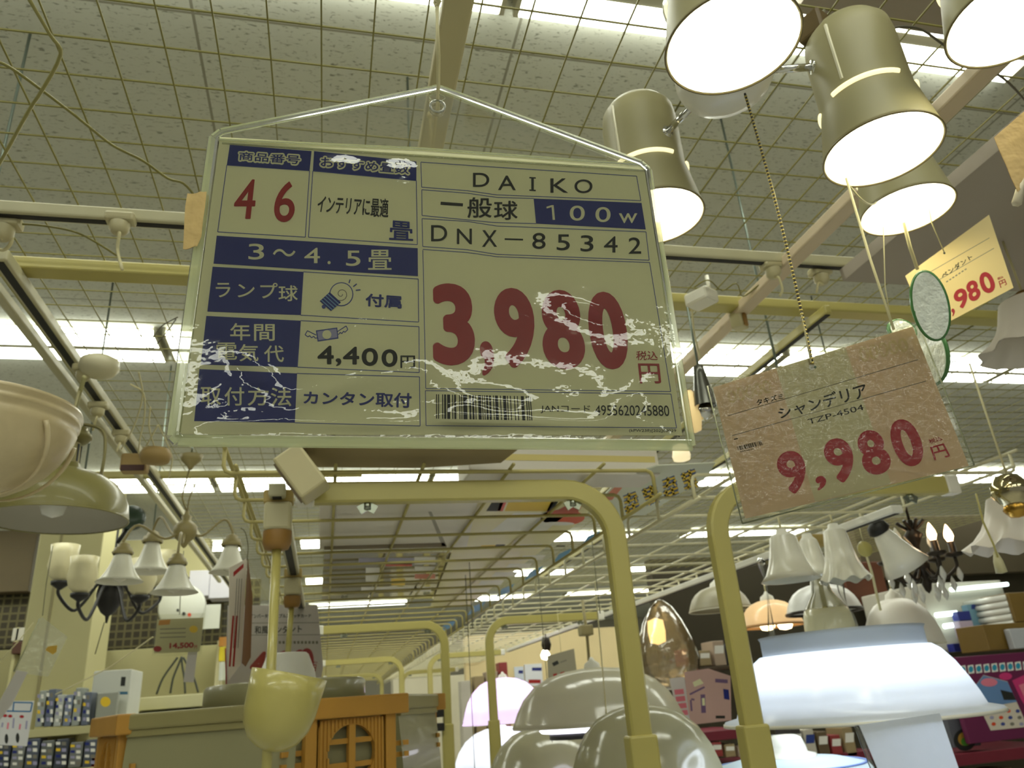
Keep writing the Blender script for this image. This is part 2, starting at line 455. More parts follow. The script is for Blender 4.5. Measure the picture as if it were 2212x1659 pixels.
dk = ['nearest', 'second', 'third', 'fourth']
for k in range(4):
    y0 = 1.21 + k * 13 * STEP
    wire_deck(-.16, .556 + .012 * k, y0, 13, .041, -.048, '%s cream wire deck on the left frames, over the aisle' % dk[k])
    wire_deck(.645 + .012 * k, 1.37, y0 + .03, 13, -.048, .041, '%s cream wire deck on the right frames' % dk[k], WIRELIT)

def frame(xp, s, y, label, arm=.5, sleeve=True):
    """inverted L of rectangular tube: post at xp, arm towards s"""
    r = root('deck_support', label, 'support frame', (xp, y, 0), 'cream tube frames carrying the wire decks')
    w2, d2, top = .017, .012, EYE + .329
    zs = EYE - .06
    p = [Vector((xp, y, zs - .05))]; R = .085
    p.append(Vector((xp, y, top - R)))
    for k in range(1, 9):
        a = PI / 2 * k / 8
        p.append(Vector((xp + s * (R - R * math.cos(a)), y, top - R + R * math.sin(a))))
    p.append(Vector((xp + s * arm, y, top)))
    mb = MB(); vs = []; fs = []
    for i, q in enumerate(p):
        t = (p[min(i + 1, len(p) - 1)] - p[max(i - 1, 0)]).normalized()
        nrm = Vector((t.z, 0, -t.x))
        prof = [(-1, -.75), (-.8, -1), (.8, -1), (1, -.75), (1, .75), (.8, 1), (-.8, 1), (-1, .75)]
        for u, v in prof: vs.append(q + nrm * u * w2 + Vector((0, v * d2, 0)))
    k_ = 8
    for i in range(len(p) - 1):
        for k in range(k_): fs.append((i * k_ + k, i * k_ + (k + 1) % k_, (i + 1) * k_ + (k + 1) % k_, (i + 1) * k_ + k))
    fs.append(tuple(range(k_))); fs.append(tuple(range((len(p) - 1) * k_, len(p) * k_))[::-1])
    mb.add(vs, fs, CREAM); mb.build('bent_tube', r)
    mb = MB(); mb.box((xp, y, zs / 2), (.046, .032, zs), CREAM, bev=.004); mb.build('lower_post', r)
    e = MB(); e.box((xp + s * (arm + .012), y, top), (.03, .028, .038), WHITEP, bev=.004); e.build('end_cap', r)
    for q in (.07, arm - .085):
        g = MB(); c = Vector((xp + s * q, y - .002, top - .022))
        g.lathe(c, [(.0, .006), (.006, .006), (.006, -.006), (.0, -.006)], STEEL, 10)
        for m_ in (-1, 1): g.box(c + Vector((m_ * .008, 0, -.004)), (.012, .003, .014), STEEL, Matrix.Rotation(m_ * .5, 3, 'Y'))
        g.build('wing_nut', r)
    return r
for k, y in enumerate((1.222, 3.36, 5.5, 7.64)):
    frame(.476 + .012 * k, -1, y, '%s cream tube frame with its arm over the left decks' % dk[k])
    frame(.668 + .012 * k, 1, y, '%s cream tube frame with its arm under the right decks' % dk[k])

bar('lighting_track', 'white lighting track with black slot running under the outer edge of the right decks', 'lighting track', (1.245, 1.45, EYE + .338), (1.245, 5.5, EYE + .338), .03, .018, WHITEP, 'lighting tracks', (0, .012))
# ------------------------------------------------------------------ the big price sign
def wavy_film(name, parent, plane, tl, tr, br, bl, bumps, material, lift, nx=90, ny=64, grain=0.0):
    """clear sheet over a card, dented by a few soft wrinkles (in sheet coordinates 0..1)"""
    mb = MB(); vs = []; fs = []
    rnd = random.Random(5)
    for j in range(ny + 1):
        v = j / ny
        for i in range(nx + 1):
            u = i / nx
            a = (tl[0] * (1 - u) + tr[0] * u, tl[1] * (1 - u) + tr[1] * u); b = (bl[0] * (1 - u) + br[0] * u, bl[1] * (1 - u) + br[1] * u)
            p = (a[0] * (1 - v) + b[0] * v, a[1] * (1 - v) + b[1] * v)
            h = lift
            for (cu, cv, ru, rv, amp, ang) in bumps:
                du = (u - cu) * 1.4; dv = v - cv; c_ = math.cos(ang); s_ = math.sin(ang)
                x = (du * c_ + dv * s_) / ru; y = (-du * s_ + dv * c_) / rv
                h += amp * math.exp(-(x * x + y * y))
            e = min(1, min(u, 1 - u, v, 1 - v) / .09); e = e * e * (3 - 2 * e)
            h = lift * .5 + (h - lift * .5) * e
            vs.append(plane.P(p, h))
    for j in range(ny):
        for i in range(nx):
            q = j * (nx + 1) + i; fs.append((q, q + nx + 1, q + nx + 2, q + 1))
    mb.add(vs, fs, material, True)
    return mb.build(name, parent)

SP = Plane(AD(455, 290, .5175), Vector((.08, 1, -.02)))
apex = SP.P((945, 182))
sign = root('price_sign', 'large blue and white price sign in a clear vinyl case hung on a string', 'price sign', SP.P((930, 620)))
n_ = SP.n
mb = MB(); mb.sheet([SP.P(p) for p in [(474, 296), (912, 322), (1396, 362), (1474, 940), (384, 938)]], n_, .0006, PAPER, 0); mb.build('price_card', sign)
p = Print(SP); k1 = .27125
PB = BLUE
p.crop(340, 280, k1)
p.fill([(577, 122), (1228, 172), (1212, 328), (553, 283)], PB).fill([(1248, 172), (2063, 255), (2062, 407), (1238, 330)], PB)
for body, q in (('商品番号', [(655, 178), (1140, 208), (1132, 280), (648, 245)]), ('おすすめ畳数', [(1305, 216), (2008, 284), (2002, 358), (1300, 298)])):
    p.text(body, q, PAPER, 0, .00024, 13); p.text(body, q, PB, .02, .00036)
p.frame([(553, 283), (1212, 328), (1178, 857), (480, 815)], 6, NAVY).frame([(1238, 330), (2062, 407), (2070, 917), (1203, 857)], 6, NAVY)
p.text('4', [(640, 398), (800, 398), (768, 712), (595, 712)], RED, .012).text('6', [(945, 413), (1110, 415), (1087, 738), (922, 738)], RED, .012)
p.text('インテリアに最適', [(1290, 520), (1842, 552), (1838, 705), (1265, 662)], INK, .012)
p.text('畳', [(1850, 722), (2033, 737), (2037, 888), (1845, 878)], PB, .016)
p.fill([(473, 845), (2073, 945), (2075, 1168), (447, 1068)], PB)
for ch, q in (('3', (725, 910, 850, 1037)), ('～', (920, 952, 1100, 1012)), ('4', (1170, 943, 1295, 1065)), ('.', (1355, 1048, 1380, 1074)), ('5', (1502, 965, 1617, 1088)), ('畳', (1678, 958, 1865, 1118))):
    p.text(ch, q, PAPER, .01)
p.fill([(440, 1092), (1162, 1133), (1140, 1478), (398, 1450)], PB)
for ch, q in (('ラ', (465, 1222, 582, 1337)), ('ン', (640, 1232, 775, 1337)), ('プ', (820, 1222, 958, 1345)), ('球', (965, 1242, 1118, 1368))): p.text(ch, q, PAPER, .012)
p.frame([(1162, 1133), (2077, 1190), (2080, 1533), (1140, 1478)], 6, NAVY)
p.disc((1465, 1312), 96, NAVY, .00012).disc((1465, 1312), 88, PAPER, .00024)
p.fill([(1372, 1296), (1462, 1378), (1382, 1447), (1293, 1368)], PB, .00036)
for t in (.2, .42, .64, .86):
    a = (1372 + (1293 - 1372) * t, 1296 + (1368 - 1296) * t); b = (1462 + (1382 - 1462) * t, 1378 + (1447 - 1378) * t); p.line(a, b, 7, mat('ink_sky', (120, 160, 190), .5), .00048)
p.disc((1325, 1412), 16, NAVY, .0003)
sp = [(1465 + (8 + 3.1 * k) * math.cos(k * .55), 1312 + (8 + 3.1 * k) * math.sin(k * .55)) for k in range(16)]; p.path(sp, 6, GREYINK, .0003)
for a, b in (((1535, 1195), (1526, 1224)), ((1588, 1230), (1560, 1252)), ((1617, 1277), (1580, 1281))): p.line(a, b, 9, NAVY, .0003)
p.text('付属', [(1660, 1305), (1945, 1325), (1945, 1428), (1655, 1408)], PB, .035)
p.crop(340, 560, k1)
p.fill([(390, 452), (1140, 490), (1115, 860), (345, 840)], PB)
for ch, q in (('年', (580, 510, 740, 648)), ('間', (770, 518, 935, 652)), ('電', (470, 665, 635, 802)), ('気', (650, 678, 805, 815)), ('代', (850, 688, 1008, 820))): p.text(ch, q, PAPER, .012)
p.frame([(1140, 490), (2083, 537), (2085, 903), (1115, 860)], 6, NAVY)
LIL = mat('ink_lilac', (150, 148, 178), .5)
p.fill([(1262, 568), (1432, 544), (1442, 632), (1276, 657)], NAVY, .00012).fill([(1272, 577), (1426, 554), (1433, 624), (1284, 646)], LIL, .00024).disc((1350, 602), 36, PAPER, .00036)
p.path([(1265, 605), (1195, 570), (1176, 602), (1200, 620), (1212, 608), (1228, 626), (1245, 614), (1258, 630), (1276, 626)], 7, NAVY)
p.path([(1432, 578), (1503, 532), (1517, 560), (1492, 584), (1484, 572), (1468, 594), (1458, 582), (1440, 602)], 7, NAVY)
for ch, q, b in (('4', (1275, 690, 1405, 837), .035), (',', (1420, 790, 1465, 852), .04), ('4', (1478, 698, 1607, 840), .035), ('0', (1627, 708, 1757, 850), .035), ('0', (1785, 718, 1912, 858), .035), ('円', (1935, 768, 2052, 868), .02)): p.text(ch, q, INK, b)
p.fill([(335, 875), (1110, 910), (1092, 1303), (293, 1290)], PB)
for ch, q in (('取', (345, 1020, 507, 1162)), ('付', (535, 1020, 692, 1167)), ('方', (720, 1022, 886, 1167)), ('法', (903, 1022, 1067, 1172))): p.text(ch, q, PAPER, .012)
p.frame([(1110, 910), (2087, 937), (2092, 1328), (1092, 1303)], 6, NAVY)
p.text('カンタン取付', [(1165, 1050), (2025, 1066), (2022, 1186), (1163, 1156)], PB, .03)
k2 = .30137
p.crop(880, 300, k2)
p.path([(97, 167), (470, 193), (1643, 268), (1673, 443), (640, 402), (430, 372), (102, 347), (97, 167)], 5, NAVY)
for ch, q in (('D', (470, 245, 587, 345)), ('A', (650, 265, 776, 368)), ('K', (1025, 285, 1150, 387)), ('O', (1197, 292, 1326, 390))): p.text(ch, q, INK, .006)
p.text('I', (888, 277, 906, 373), INK, .006); p.line((874, 279), (920, 281), 10, INK); p.line((874, 368), (920, 371), 10, INK)
p.path([(103, 365), (430, 390), (640, 420), (905, 428)], 5, NAVY).path([(103, 365), (105, 550), (620, 600), (922, 608)], 5, NAVY)
p.fill([(905, 428), (1678, 460), (1708, 650), (922, 608)], PB)
p.line((238, 462), (398, 474), 22, INK); p.text('般', (430, 420, 605, 568), INK, .014); p.text('球', (620, 445, 790, 582), INK, .014)
for ch, q in (('0', (1163, 480, 1271, 588)), ('0', (1347, 490, 1456, 598)), ('w', (1515, 535, 1647, 605))): p.text(ch, q, PAPER, .01)
p.fill([(1032, 476), (1048, 476), (1058, 582), (1041, 582)], PAPER, .00024).fill([(996, 488), (1034, 476), (1036, 490), (998, 501)], PAPER, .00025)
p.path([(105, 572), (430, 592), (640, 625), (1710, 667), (1733, 870), (640, 828), (430, 795), (110, 772), (105, 572)], 5, NAVY)
for ch, q in (('D', (170, 620, 285, 735)), ('N', (355, 645, 462, 756)), ('X', (535, 656, 642, 775)), ('8', (895, 675, 990, 790)), ('5', (1070, 686, 1164, 800)), ('3', (1240, 692, 1333, 808)), ('4', (1408, 700, 1506, 816)), ('2', (1585, 708, 1675, 824))): p.text(ch, q, INK, .006)
p.line((697, 719), (829, 723), 12, INK)
p.path([(110, 793), (430, 815), (640, 845), (1738, 887)], 5, NAVY)
k3 = .29837
p.crop(880, 560, k3)
p.path([(1754, 27), (1906, 958), (133, 936), (112, -65)], 5, NAVY)
for ch, q in (('3', [(172, 175), (468, 178), (498, 772), (188, 768)]), ('9', [(612, 208), (892, 210), (960, 792), (662, 788)]), ('8', [(952, 222), (1235, 224), (1305, 800), (990, 796)]), ('0', [(1278, 235), (1548, 238), (1628, 800), (1350, 796)]), (',', [(520, 594), (618, 596), (640, 846), (535, 844)])): p.text(ch, q, RED, .047)
p.text('税込', (1655, 665, 1812, 732), RED, .008); p.text('円', [(1668, 755), (1822, 757), (1838, 900), (1684, 900)], RED, .012)
p.frame([(130, 952), (1908, 976), (1948, 1222), (135, 1205)], 5, NAVY)
LC = {'0': '0001101', '1': '0011001', '2': '0010011', '3': '0111101', '4': '0100011', '5': '0110001', '6': '0101111', '7': '0111011', '8': '0110111', '9': '0001011'}
def ean(code):
    par = {'4': 'LGLLGG'}[code[0]]; o = '101'
    for ch, t in zip(code[1:7], par):
        b = LC[ch]
        if t == 'G': b = ''.join('1' if x == '0' else '0' for x in b)[::-1]
        o += b
    o += '01010'
    for ch in code[7:]: o += ''.join('1' if x == '0' else '0' for x in LC[ch])
    return o + '101'
def barcode(p, q, code='4955620245880'):
    tl, tr, br, bl = [Vector(v) for v in q]; b = ean(code); n = len(b); i = 0
    while i < n:
        if b[i] == '1':
            j = i
            while j < n and b[j] == '1': j += 1
            u, v = i / n, j / n
            p.fill([tuple(tl.lerp(tr, u)), tuple(tl.lerp(tr, v)), tuple(bl.lerp(br, v)), tuple(bl.lerp(br, u))], INK); i = j
        else: i += 1
barcode(p, [(208, 978), (893, 993), (905, 1168), (208, 1155)])
p.text('JANコード', [(965, 1056), (1322, 1060), (1325, 1122), (963, 1116)], INK, .002)
p.text('4955620245880', [(1357, 1058), (1890, 1060), (1898, 1136), (1360, 1130)], INK, .002)
p.text('(kPW23fl)[202]00029', [(1605, 1230), (1945, 1232), (1945, 1258), (1605, 1256)], INK, .002)
p.disc((1966, 1284), 5, INK)
p.mb.build('printing', sign)
# clear case: back sheet, gabled hanging flap, welded rim, wrinkled front sheet
OUT = [(455, 292), (472, 276), (932, 183), (945, 180), (960, 184), (1390, 348), (1408, 362), (1503, 970), (385, 960), (368, 950), (363, 930)]
mb = MB(); mb.sheet([SP.P(q) for q in OUT], n_, .0003, FILM, -.0012); mb.build('back_sheet', sign)
mb = MB()
def rim(a, b, w, h=.0016, m_=FILMEDGE):
    A = SP.P(a); B = SP.P(b); d = (B - A).normalized(); s_ = n_.cross(d)
    vs = []
    for q in (A, B):
        for u, v in ((-1, 0), (-.8, .5), (-.35, .35), (.35, .35), (.8, .5), (1, 0), (.6, -.6), (-.6, -.6)): vs.append(q + s_ * u * w / 2 + n_ * v * h)
    mb.add(vs, [(i, (i + 1) % 8, 8 + (i + 1) % 8, 8 + i) for i in range(8)] + [tuple(range(8)), tuple(range(15, 7, -1))], m_)
OUTC = [(462, 296), (478, 284), (934, 192), (945, 189), (958, 193), (1384, 352), (1400, 366), (1494, 962), (386, 951), (374, 940)]
for i in range(len(OUTC)): rim(OUTC[i], OUTC[(i + 1) % len(OUTC)], .0058 if i < 7 else .0076)
rim((470, 302), (912, 322), .0022); rim((912, 322), (1396, 358), .0022)
rim((480, 310), (1398, 370), .0012)
mb.build('welded_rim', sign)
wr = [(.15, .74, .12, .055, .0034, .75), (.30, .80, .15, .05, .0026, -.35), (.455, .74, .075, .11, .0034, .8), (.53, .80, .06, .10, .0030, .1), (.82, .50, .10, .05, .0033, .5),
      (.62, .86, .10, .03, .0020, .12), (.88, .83, .05, .13, .0024, .5), (.70, .93, .22, .022, .0017, .05), (.36, .945, .20, .022, .0017, 0), (.12, .955, .10, .025, .0016, -.1), (.57, .92, .07, .035, .0019, 0), (.43, .065, .06, .05, .0022, .3), (.30, .06, .07, .045, .0018, .2), (.1, .12, .14, .06, .0010, .1), (.95, .1, .06, .04, .0016, .3), (.75, .75, .2, .1, .0014, .3), (.06, .85, .05, .08, .0016, .6)]
FRONT = clear_mat('clear_front_film', amount=.34, rough=.02, milk=.0, bump=.06, bscale=120)
wavy_film('front_sheet', sign, SP, (468, 302), (1400, 364), (1492, 955), (378, 946), wr, FRONT, .0012)
mb = MB(); c = SP.P((945, 231)); vs = []
R3 = Matrix((Vector((n_.y, -n_.x, 0)).normalized(), n_, Vector((0, 0, 1)))).transposed()
mb.tube([c + n_ * .0006 + R3 @ Vector((math.cos(a) * .0052, 0, math.sin(a) * .0052)) for a in [2 * PI * k / 24 for k in range(24)]], .0009, clear_mat('eyelet_plastic', amount=.7, milk=.5, rough=.1), 8, closed=True)
mb.tube([c + n_ * .0012 + R3 @ Vector((math.cos(a) * .0058, 0, math.sin(a) * .003 + .0075)) for a in [2 * PI * k / 24 for k in range(24)]], .0003, FILMEDGE, 6, closed=True)
mb.build('eyelet', sign)
# masking tape on its left edge
def crumple(poly_rows, plane, material, th, jit, parent, name):
    mb = MB(); vs = []; rnd = random.Random(3); nr = len(poly_rows); nc = len(poly_rows[0])
    for r_ in poly_rows:
        for q in r_: vs.append(plane.P(q, .003 + rnd.uniform(-jit, jit)))
    fs = [(j * nc + i, (j + 1) * nc + i, (j + 1) * nc + i + 1, j * nc + i + 1) for j in range(nr - 1) for i in range(nc - 1)]
    k = len(vs); b = [v - plane.n * th for v in vs]
    mb.add(vs + b, fs + [tuple(x + k for x in f)[::-1] for f in fs], material, True)
    return mb.build(name, parent)
TAPE = mat('masking_tape', (188, 160, 98), .7, var=.12, scale=90, bump=.6, bscale=120)
lp = [(407, 424), (403, 450), (401, 480), (399, 515), (398, 545)]; rp = [(448, 420), (445, 450), (441, 480), (437, 515), (428, 538)]
rows_ = [[(l[0] + (r_[0] - l[0]) * t, l[1] + (r_[1] - l[1]) * t + (1.5 if (i + int(t * 6)) % 2 else -1)) for t in (0, .17, .33, .5, .67, .83, 1)] for i, (l, r_) in enumerate(zip(lp, rp))]
crumple(rows_, SP, TAPE, .0004, .0006, sign, 'tape_strip')
# paper corner of the case at the right edge
mb = MB(); mb.sheet([SP.P(q) for q in [(1428, 545), (1444, 612), (1436, 640), (1420, 600)]], n_, .0004, FILMEDGE, -.004); mb.sheet([SP.P(q) for q in [(1440, 680), (1452, 690), (1476, 835), (1462, 830)]], n_, .0004, FILM, -.004); mb.build('case_flap', sign)
# its string
st = root('string', 'cream string holding up the big blue and white price sign', 'string', SP.P((945, 231)))
top_ = SP.P((945, 231)) + Vector((0, .0, .40))
mb = MB(); b0 = SP.P((945, 215), .001)
mb.tube([SP.P((943, 240), .0005), b0, AD(946, 130, .515), AD(944, 60, .52), AD(945, 8, .525), Vector((.068, .39, HB - .02))], .0011, CORD, 6)
mb.tube([SP.P((947, 240), -.0008), SP.P((948, 205), -.001), AD(949, 120, .518), AD(943, 20, .524)], .0010, CORD, 6); mb.build('loop', st)
mb = MB(); mb.tube([AD(938, -4, .525), AD(950, 4, .522), AD(944, 14, .525), AD(940, 6, .527), AD(946, -8, .526)], .0016, CORD, 6); mb.build('knot', st)

# ------------------------------------------------------------------ white spotlights
SPOTW = mat('spot_white', (160, 154, 116), .45, var=.02, spec=.3)
SPIN = mat('spot_reflector', (240, 236, 214), .3)
def spot_parts(r, c, k=1.0, tilt=0.0, yaw=0.0, vents=(-1.9, 0.2, 2.3)):
    """c: centre of the round opening; k scales"""
    R = Matrix.Rotation(yaw, 3, 'Z') @ Matrix.Rotation(tilt, 3, 'X')
    c = Vector(c)
    a, b, hgt, hf = .046 * k, .0575 * k, .165 * k, .062 * k
    o = MB(); o.lathe(c, [(b - .0015, 0), (b, 0), (b * .99, .004), (a * 1.04, hf - .008 * k), (a, hf), (a, hgt - .03 * k), (a * .96, hgt - .014 * k), (a * .8, hgt - .003 * k), (a * .45, hgt), (.0005, hgt)], SPOTW, 48, R); o.build('shade', r)
    i = MB(); i.lathe(c, [(b - .0015, .0002), (a * 1.0, hf - .01 * k), (a * .95, hf + .01 * k), (a * .7, hf + .03 * k), (.0005, hf + .032 * k)], SPIN, 40, R); i.build('reflector', r)
    g = MB(); g.lathe(c, [(.0005, .012 * k), (a * .5, .013 * k), (a * .86, .019 * k), (a * .98, .028 * k), (a * .90, hf * .75), (a * .5, hf)], LAMPM, 36, R); g.build('bulb', r)
    rm = MB(); rm.tube([c + R @ Vector((b * math.cos(t), b * math.sin(t), 0)) for t in [2 * PI * q / 48 for q in range(48)]], .0011, mat('spot_rim', (120, 108, 70), .4), 6, closed=True); rm.build('rim', r)
    for v0 in vents:
        w = MB(); pts = [c + R @ Vector(((a + .0006) * math.cos(v0 + t), (a + .0006) * math.sin(v0 + t), hf - .001)) for t in [1.45 * q / 14 for q in range(15)]]
        w.tube(pts, .0031 * k, mat('vent_glow', (246, 238, 190), .5, emit=1.5, ergb=(255, 244, 190)), 6); w.build('vent_slot', r)
    for t in (-2.7, -.15):
        s_ = MB()
        s_.box(c + R @ Vector((a * math.cos(t + yaw), a * math.sin(t + yaw), hf + (hgt - hf) * .45)), (.0025, .0025, (hgt - hf) * .72), mat('seam_light', (238, 234, 206), .3), R)
        s_.build('seam', r)
CC = Vector((.405, .552, EYE + .602))
lamp = root('ceiling_lamp', 'white three-spot ceiling lamp with chrome arms and bead pull chain, right of the big sign', 'ceiling lamp', CC)
mb = MB(); mb.lathe(CC, [(.0005, -.024), (.03, -.023), (.044, -.018), (.05, -.008), (.052, .0), (.052, .03), (.046, .04), (.0005, .042)], mat('canopy_white', (226, 224, 214), .3, coat=.3), 40); mb.build('hub', lamp)
mb = MB(); mb.tube([CC + Vector((0, 0, .04)), Vector((CC.x, CC.y, HM - .02))], .007, CHROME, 10); mb.lathe(Vector((CC.x, CC.y, HM - .03)), [(.02, 0), (.045, .008), (.05, .026), (.0005, .028)], WHITE, 24); mb.build('ceiling_stem', lamp)
SPOTS = [(AD(1583, 97, .655), 0.0), (AD(1415, 470, .90), 0.0), (AD(1907, 327, .775), 0.0)]
for i, (c, t) in enumerate(SPOTS):
    spot_parts(lamp, c, 1.0, t, 0, ((-2.9, -.8, 1.3), (-2.75, -.65, 1.45), (-3.0, -.9, 1.2))[i])
    a = Vector((c.x, c.y, c.z + .05)); d = (a - CC); d.z = 0; d.normalize()
    e0 = Vector((CC.x, CC.y, CC.z + .004)) + d * .05; e1 = Vector((a.x, a.y, CC.z + .004)) - d * .044
    m_ = MB(); m_.tube([e0, e1], .0042, CHROME, 10); m_.tube([e1 - d * .003, e1 + d * .001], .0075, CHROME, 12); m_.build('arm', lamp)
# bead pull chain
mb = MB(); a = CC + Vector((.012, -.01, -.03)); b = AD(1754, 782, .70); n = 74
mid = [a.lerp(b, t) + Vector((.004 * math.sin(PI * t), 0, -.001)) for t in [i / n for i in range(n + 1)]]
CHB = mat('bead_chain', (186, 168, 96), .3, metal=.7)
mb.tube(mid, .0012, BLACK, 6)
for q in mid[1:]: mb.lathe(q, [(.0004, -.0012), (.0014, -.0008), (.0018, 0), (.0014, .0008), (.0004, .0012)], CHB, 7)
mb.build('pull_chain', lamp)
mb = MB(); mb.tube([mid[0], mid[30] + Vector((.001, 0, 0)), mid[60], mid[-1] + Vector((-.002, -.001, 0))], .0009, CORD, 5)
o = mb.build('string'); tag(o, 'thin cream string beside the bead chain of the three-spot lamp', 'string')

# the two spots of the next lamp
l2 = root('spotlight', 'white spotlight shining down behind and below the larger spots, above the tilted price card', 'spotlight', AD(1960, 455, .99), 'single white spotlights')
spot_parts(l2, AD(1960, 455, .99), 1.0, 0, 0, (-2.5, -3.6, 1.3))
mb = MB(); c = AD(1960, 455, .99); mb.tube([c + Vector((.04, 0, .105)), c + Vector((.075, 0, .105))], .005, CHROME, 10); mb.build('arm', l2)
l3 = root('spotlight', 'white spotlight cut off by the top right corner of the photo', 'spotlight', AD(2196, 40, .68), 'single white spotlights')
spot_parts(l3, AD(2196, 40, .68), 1.0, 0, 0, (-2.9, 2.0, .4))
mb = MB(); c = AD(2196, 40, .68); mb.tube([c + Vector((0, 0, .16)), c + Vector((0, 0, .19))], .008, CHROME, 10); mb.build('stem', l3)

# brown plug box above the middle spot
o = root('plug_box', 'brown plug box on the track above the right spotlight of the three', 'plug box', AD(1765, 70, .84))
mb = MB(); mb.box(AD(1765, 68, .84), (.035, .03, .03), mat('brown_box', (92, 74, 34), .5), .4, bev=.003); mb.build('body', o)
mb = MB(); mb.tube([AD(1765, 62, .84), AD(1775, 40, .86), AD(1780, 20, .9)], .002, GREYCORD, 6); mb.build('lead', o)

# ------------------------------------------------------------------ the hanging price cards at the right
def hang_card(name, label, plane, poly, material, group=None, th=.0006):
    r = root(name, label, 'price card', plane.P((sum(q[0] for q in poly) / len(poly), sum(q[1] for q in poly) / len(poly))), group)
    mb = MB(); mb.sheet([plane.P(q) for q in poly], plane.n, th, material, 0); mb.build('card', r)
    return r
k5 = .37368
def c5(x, y): return (1400 + x * k5, 620 + y * k5)
P9 = Plane(AD(1755, 790, .70), Vector((.25, .97, 0)))
PINKC = mat('card_pinkish', (205, 178, 140), .55, var=.02)
PALEC = mat('card_pale', (196, 188, 146), .55, var=.02)
c9 = hang_card('price_card', 'tilted 9,980 price card hung on a bead chain, right of the big sign', P9, [c5(375, 580), c5(1530, 228), c5(1855, 1035), c5(562, 1338)], PINKC, 'hanging price cards')
p = Print(P9).crop(1400, 620, k5)
p.fill([(740, 470), (1140, 348), (1405, 1138), (965, 1240)], PALEC)
PEACH = mat('ink_faint', (200, 178, 128), .55)
for q in ([(450, 600), (700, 535), (720, 610), (470, 680)], [(1210, 350), (1490, 290), (1510, 370), (1230, 440)]): p.text('00000', q, PEACH, .03)
p.line((460, 745), (1560, 420), 4, GREYINK).line((485, 860), (1606, 544), 4, GREYINK)
p.text('タキズミ', [(622, 652), (775, 614), (782, 645), (630, 686)], INK, .02)
p.text('シャンデリア', [(742, 702), (1250, 548), (1275, 640), (765, 766)], INK, .02)
p.text('TZP-4504', [(918, 766), (1238, 678), (1248, 710), (928, 796)], INK, .008)
for ch, q, b in (('9', [(726, 970), (882, 930), (945, 1168), (792, 1210)], .05), ('9', [(995, 895), (1150, 858), (1228, 1105), (1070, 1146)], .05), ('8', [(1186, 848), (1336, 812), (1424, 1060), (1262, 1104)], .05), ('0', [(1366, 786), (1528, 748), (1622, 1012), (1462, 1056)], .05), (',', [(965, 1100), (1020, 1085), (1040, 1160), (975, 1180)], .05)): p.text(ch, q, CRIMSON, b)
p.text('税込', [(1618, 882), (1692, 862), (1702, 886), (1628, 908)], CRIMSON, .02); p.text('円', [(1628, 925), (1708, 903), (1748, 980), (1655, 1003)], CRIMSON, .02)
barcode(p, [(512, 922), (652, 888), (662, 914), (522, 946)])
p.text('4955620', [(528, 950), (610, 930), (613, 938), (531, 958)], INK, 0); p.line((496, 880), (518, 876), 6, INK)
p.disc((948, 463), 19, mat('hole_light', (236, 236, 226), .4)).disc((965, 463), 8, mat('hole_shade', (90, 110, 90), .5), .0002)
p.mb.build('printing', c9)
mb = MB(); q5 = [c5(340, 572), c5(1560, 205), c5(1885, 1030), c5(545, 1368)]
mb.sheet([P9.P(q) for q in q5], P9.n, .0003, FILM, -.0012); mb.build('back_sheet', c9)
wavy_film('front_sheet', c9, P9, q5[0], q5[1], q5[2], q5[3], [(.38, .80, .12, .05, .0010, .3), (.55, .72, .2, .05, .0009, .2), (.7, .62, .12, .07, .0008, .4), (.28, .9, .12, .04, .0009, .2), (.62, .32, .12, .06, .0007, .2), (.85, .85, .08, .1, .0008, .6)], clear_mat('card_front_film', amount=.22, rough=.05, milk=.015, bump=.5, bscale=120), .0015, 60, 40)
mb = MB(); s_ = SP.n
for a, b in ((q5[0], q5[3]), (q5[3], q5[2]), (q5[2], q5[1])):
    A, B = P9.P(a), P9.P(b); mb.tube([A, B], .0007, FILMEDGE, 5)
mb.build('case_rim', c9)
k6 = .30137
def c6(x, y): return (1750 + x * k6, 400 + y * k6)
PBc = Plane(AD(2080, 590, 1.02), Vector((.55, .83, .0)))
YELC = mat('card_yellowish', (222, 200, 140), .55, var=.02)
cb = hang_card('price_card', 'yellowish price card ending 980 hung under the far white spotlight', PBc, [c6(682, 650), c6(1282, 212), c6(1458, 735), c6(880, 1040), c6(850, 1050)], YELC, 'hanging price cards')
p = Print(PBc).crop(1750, 400, k6)
p.line((830, 640), (1285, 378), 4, GREYINK).line((860, 715), (1318, 452), 4, GREYINK)
p.text('ペンダント', [(935, 640), (1150, 494), (1168, 526), (952, 672)], INK, .02); [p.line((975 + 22 * i, 695 - 14.5 * i), (989 + 22 * i, 686 - 14.5 * i), 8, GREYINK) for i in range(7)]
for ch, q in ((',', [(1010, 890), (1030, 880), (1045, 920), (1018, 945)]), ('9', [(1018, 772), (1105, 722), (1150, 850), (1062, 902)]), ('8', [(1106, 708), (1188, 668), (1232, 800), (1150, 848)]), ('0', [(1196, 646), (1285, 606), (1345, 748), (1246, 792)])): p.text(ch, q, CRIMSON, .045)
p.text('税込', [(1340, 665), (1380, 648), (1386, 662), (1346, 682)], CRIMSON, .02); p.text('円', [(1350, 690), (1395, 672), (1412, 712), (1365, 738)], CRIMSON, .02)
p.disc((962, 487), 8, INK)
p.mb.build('printing', cb)
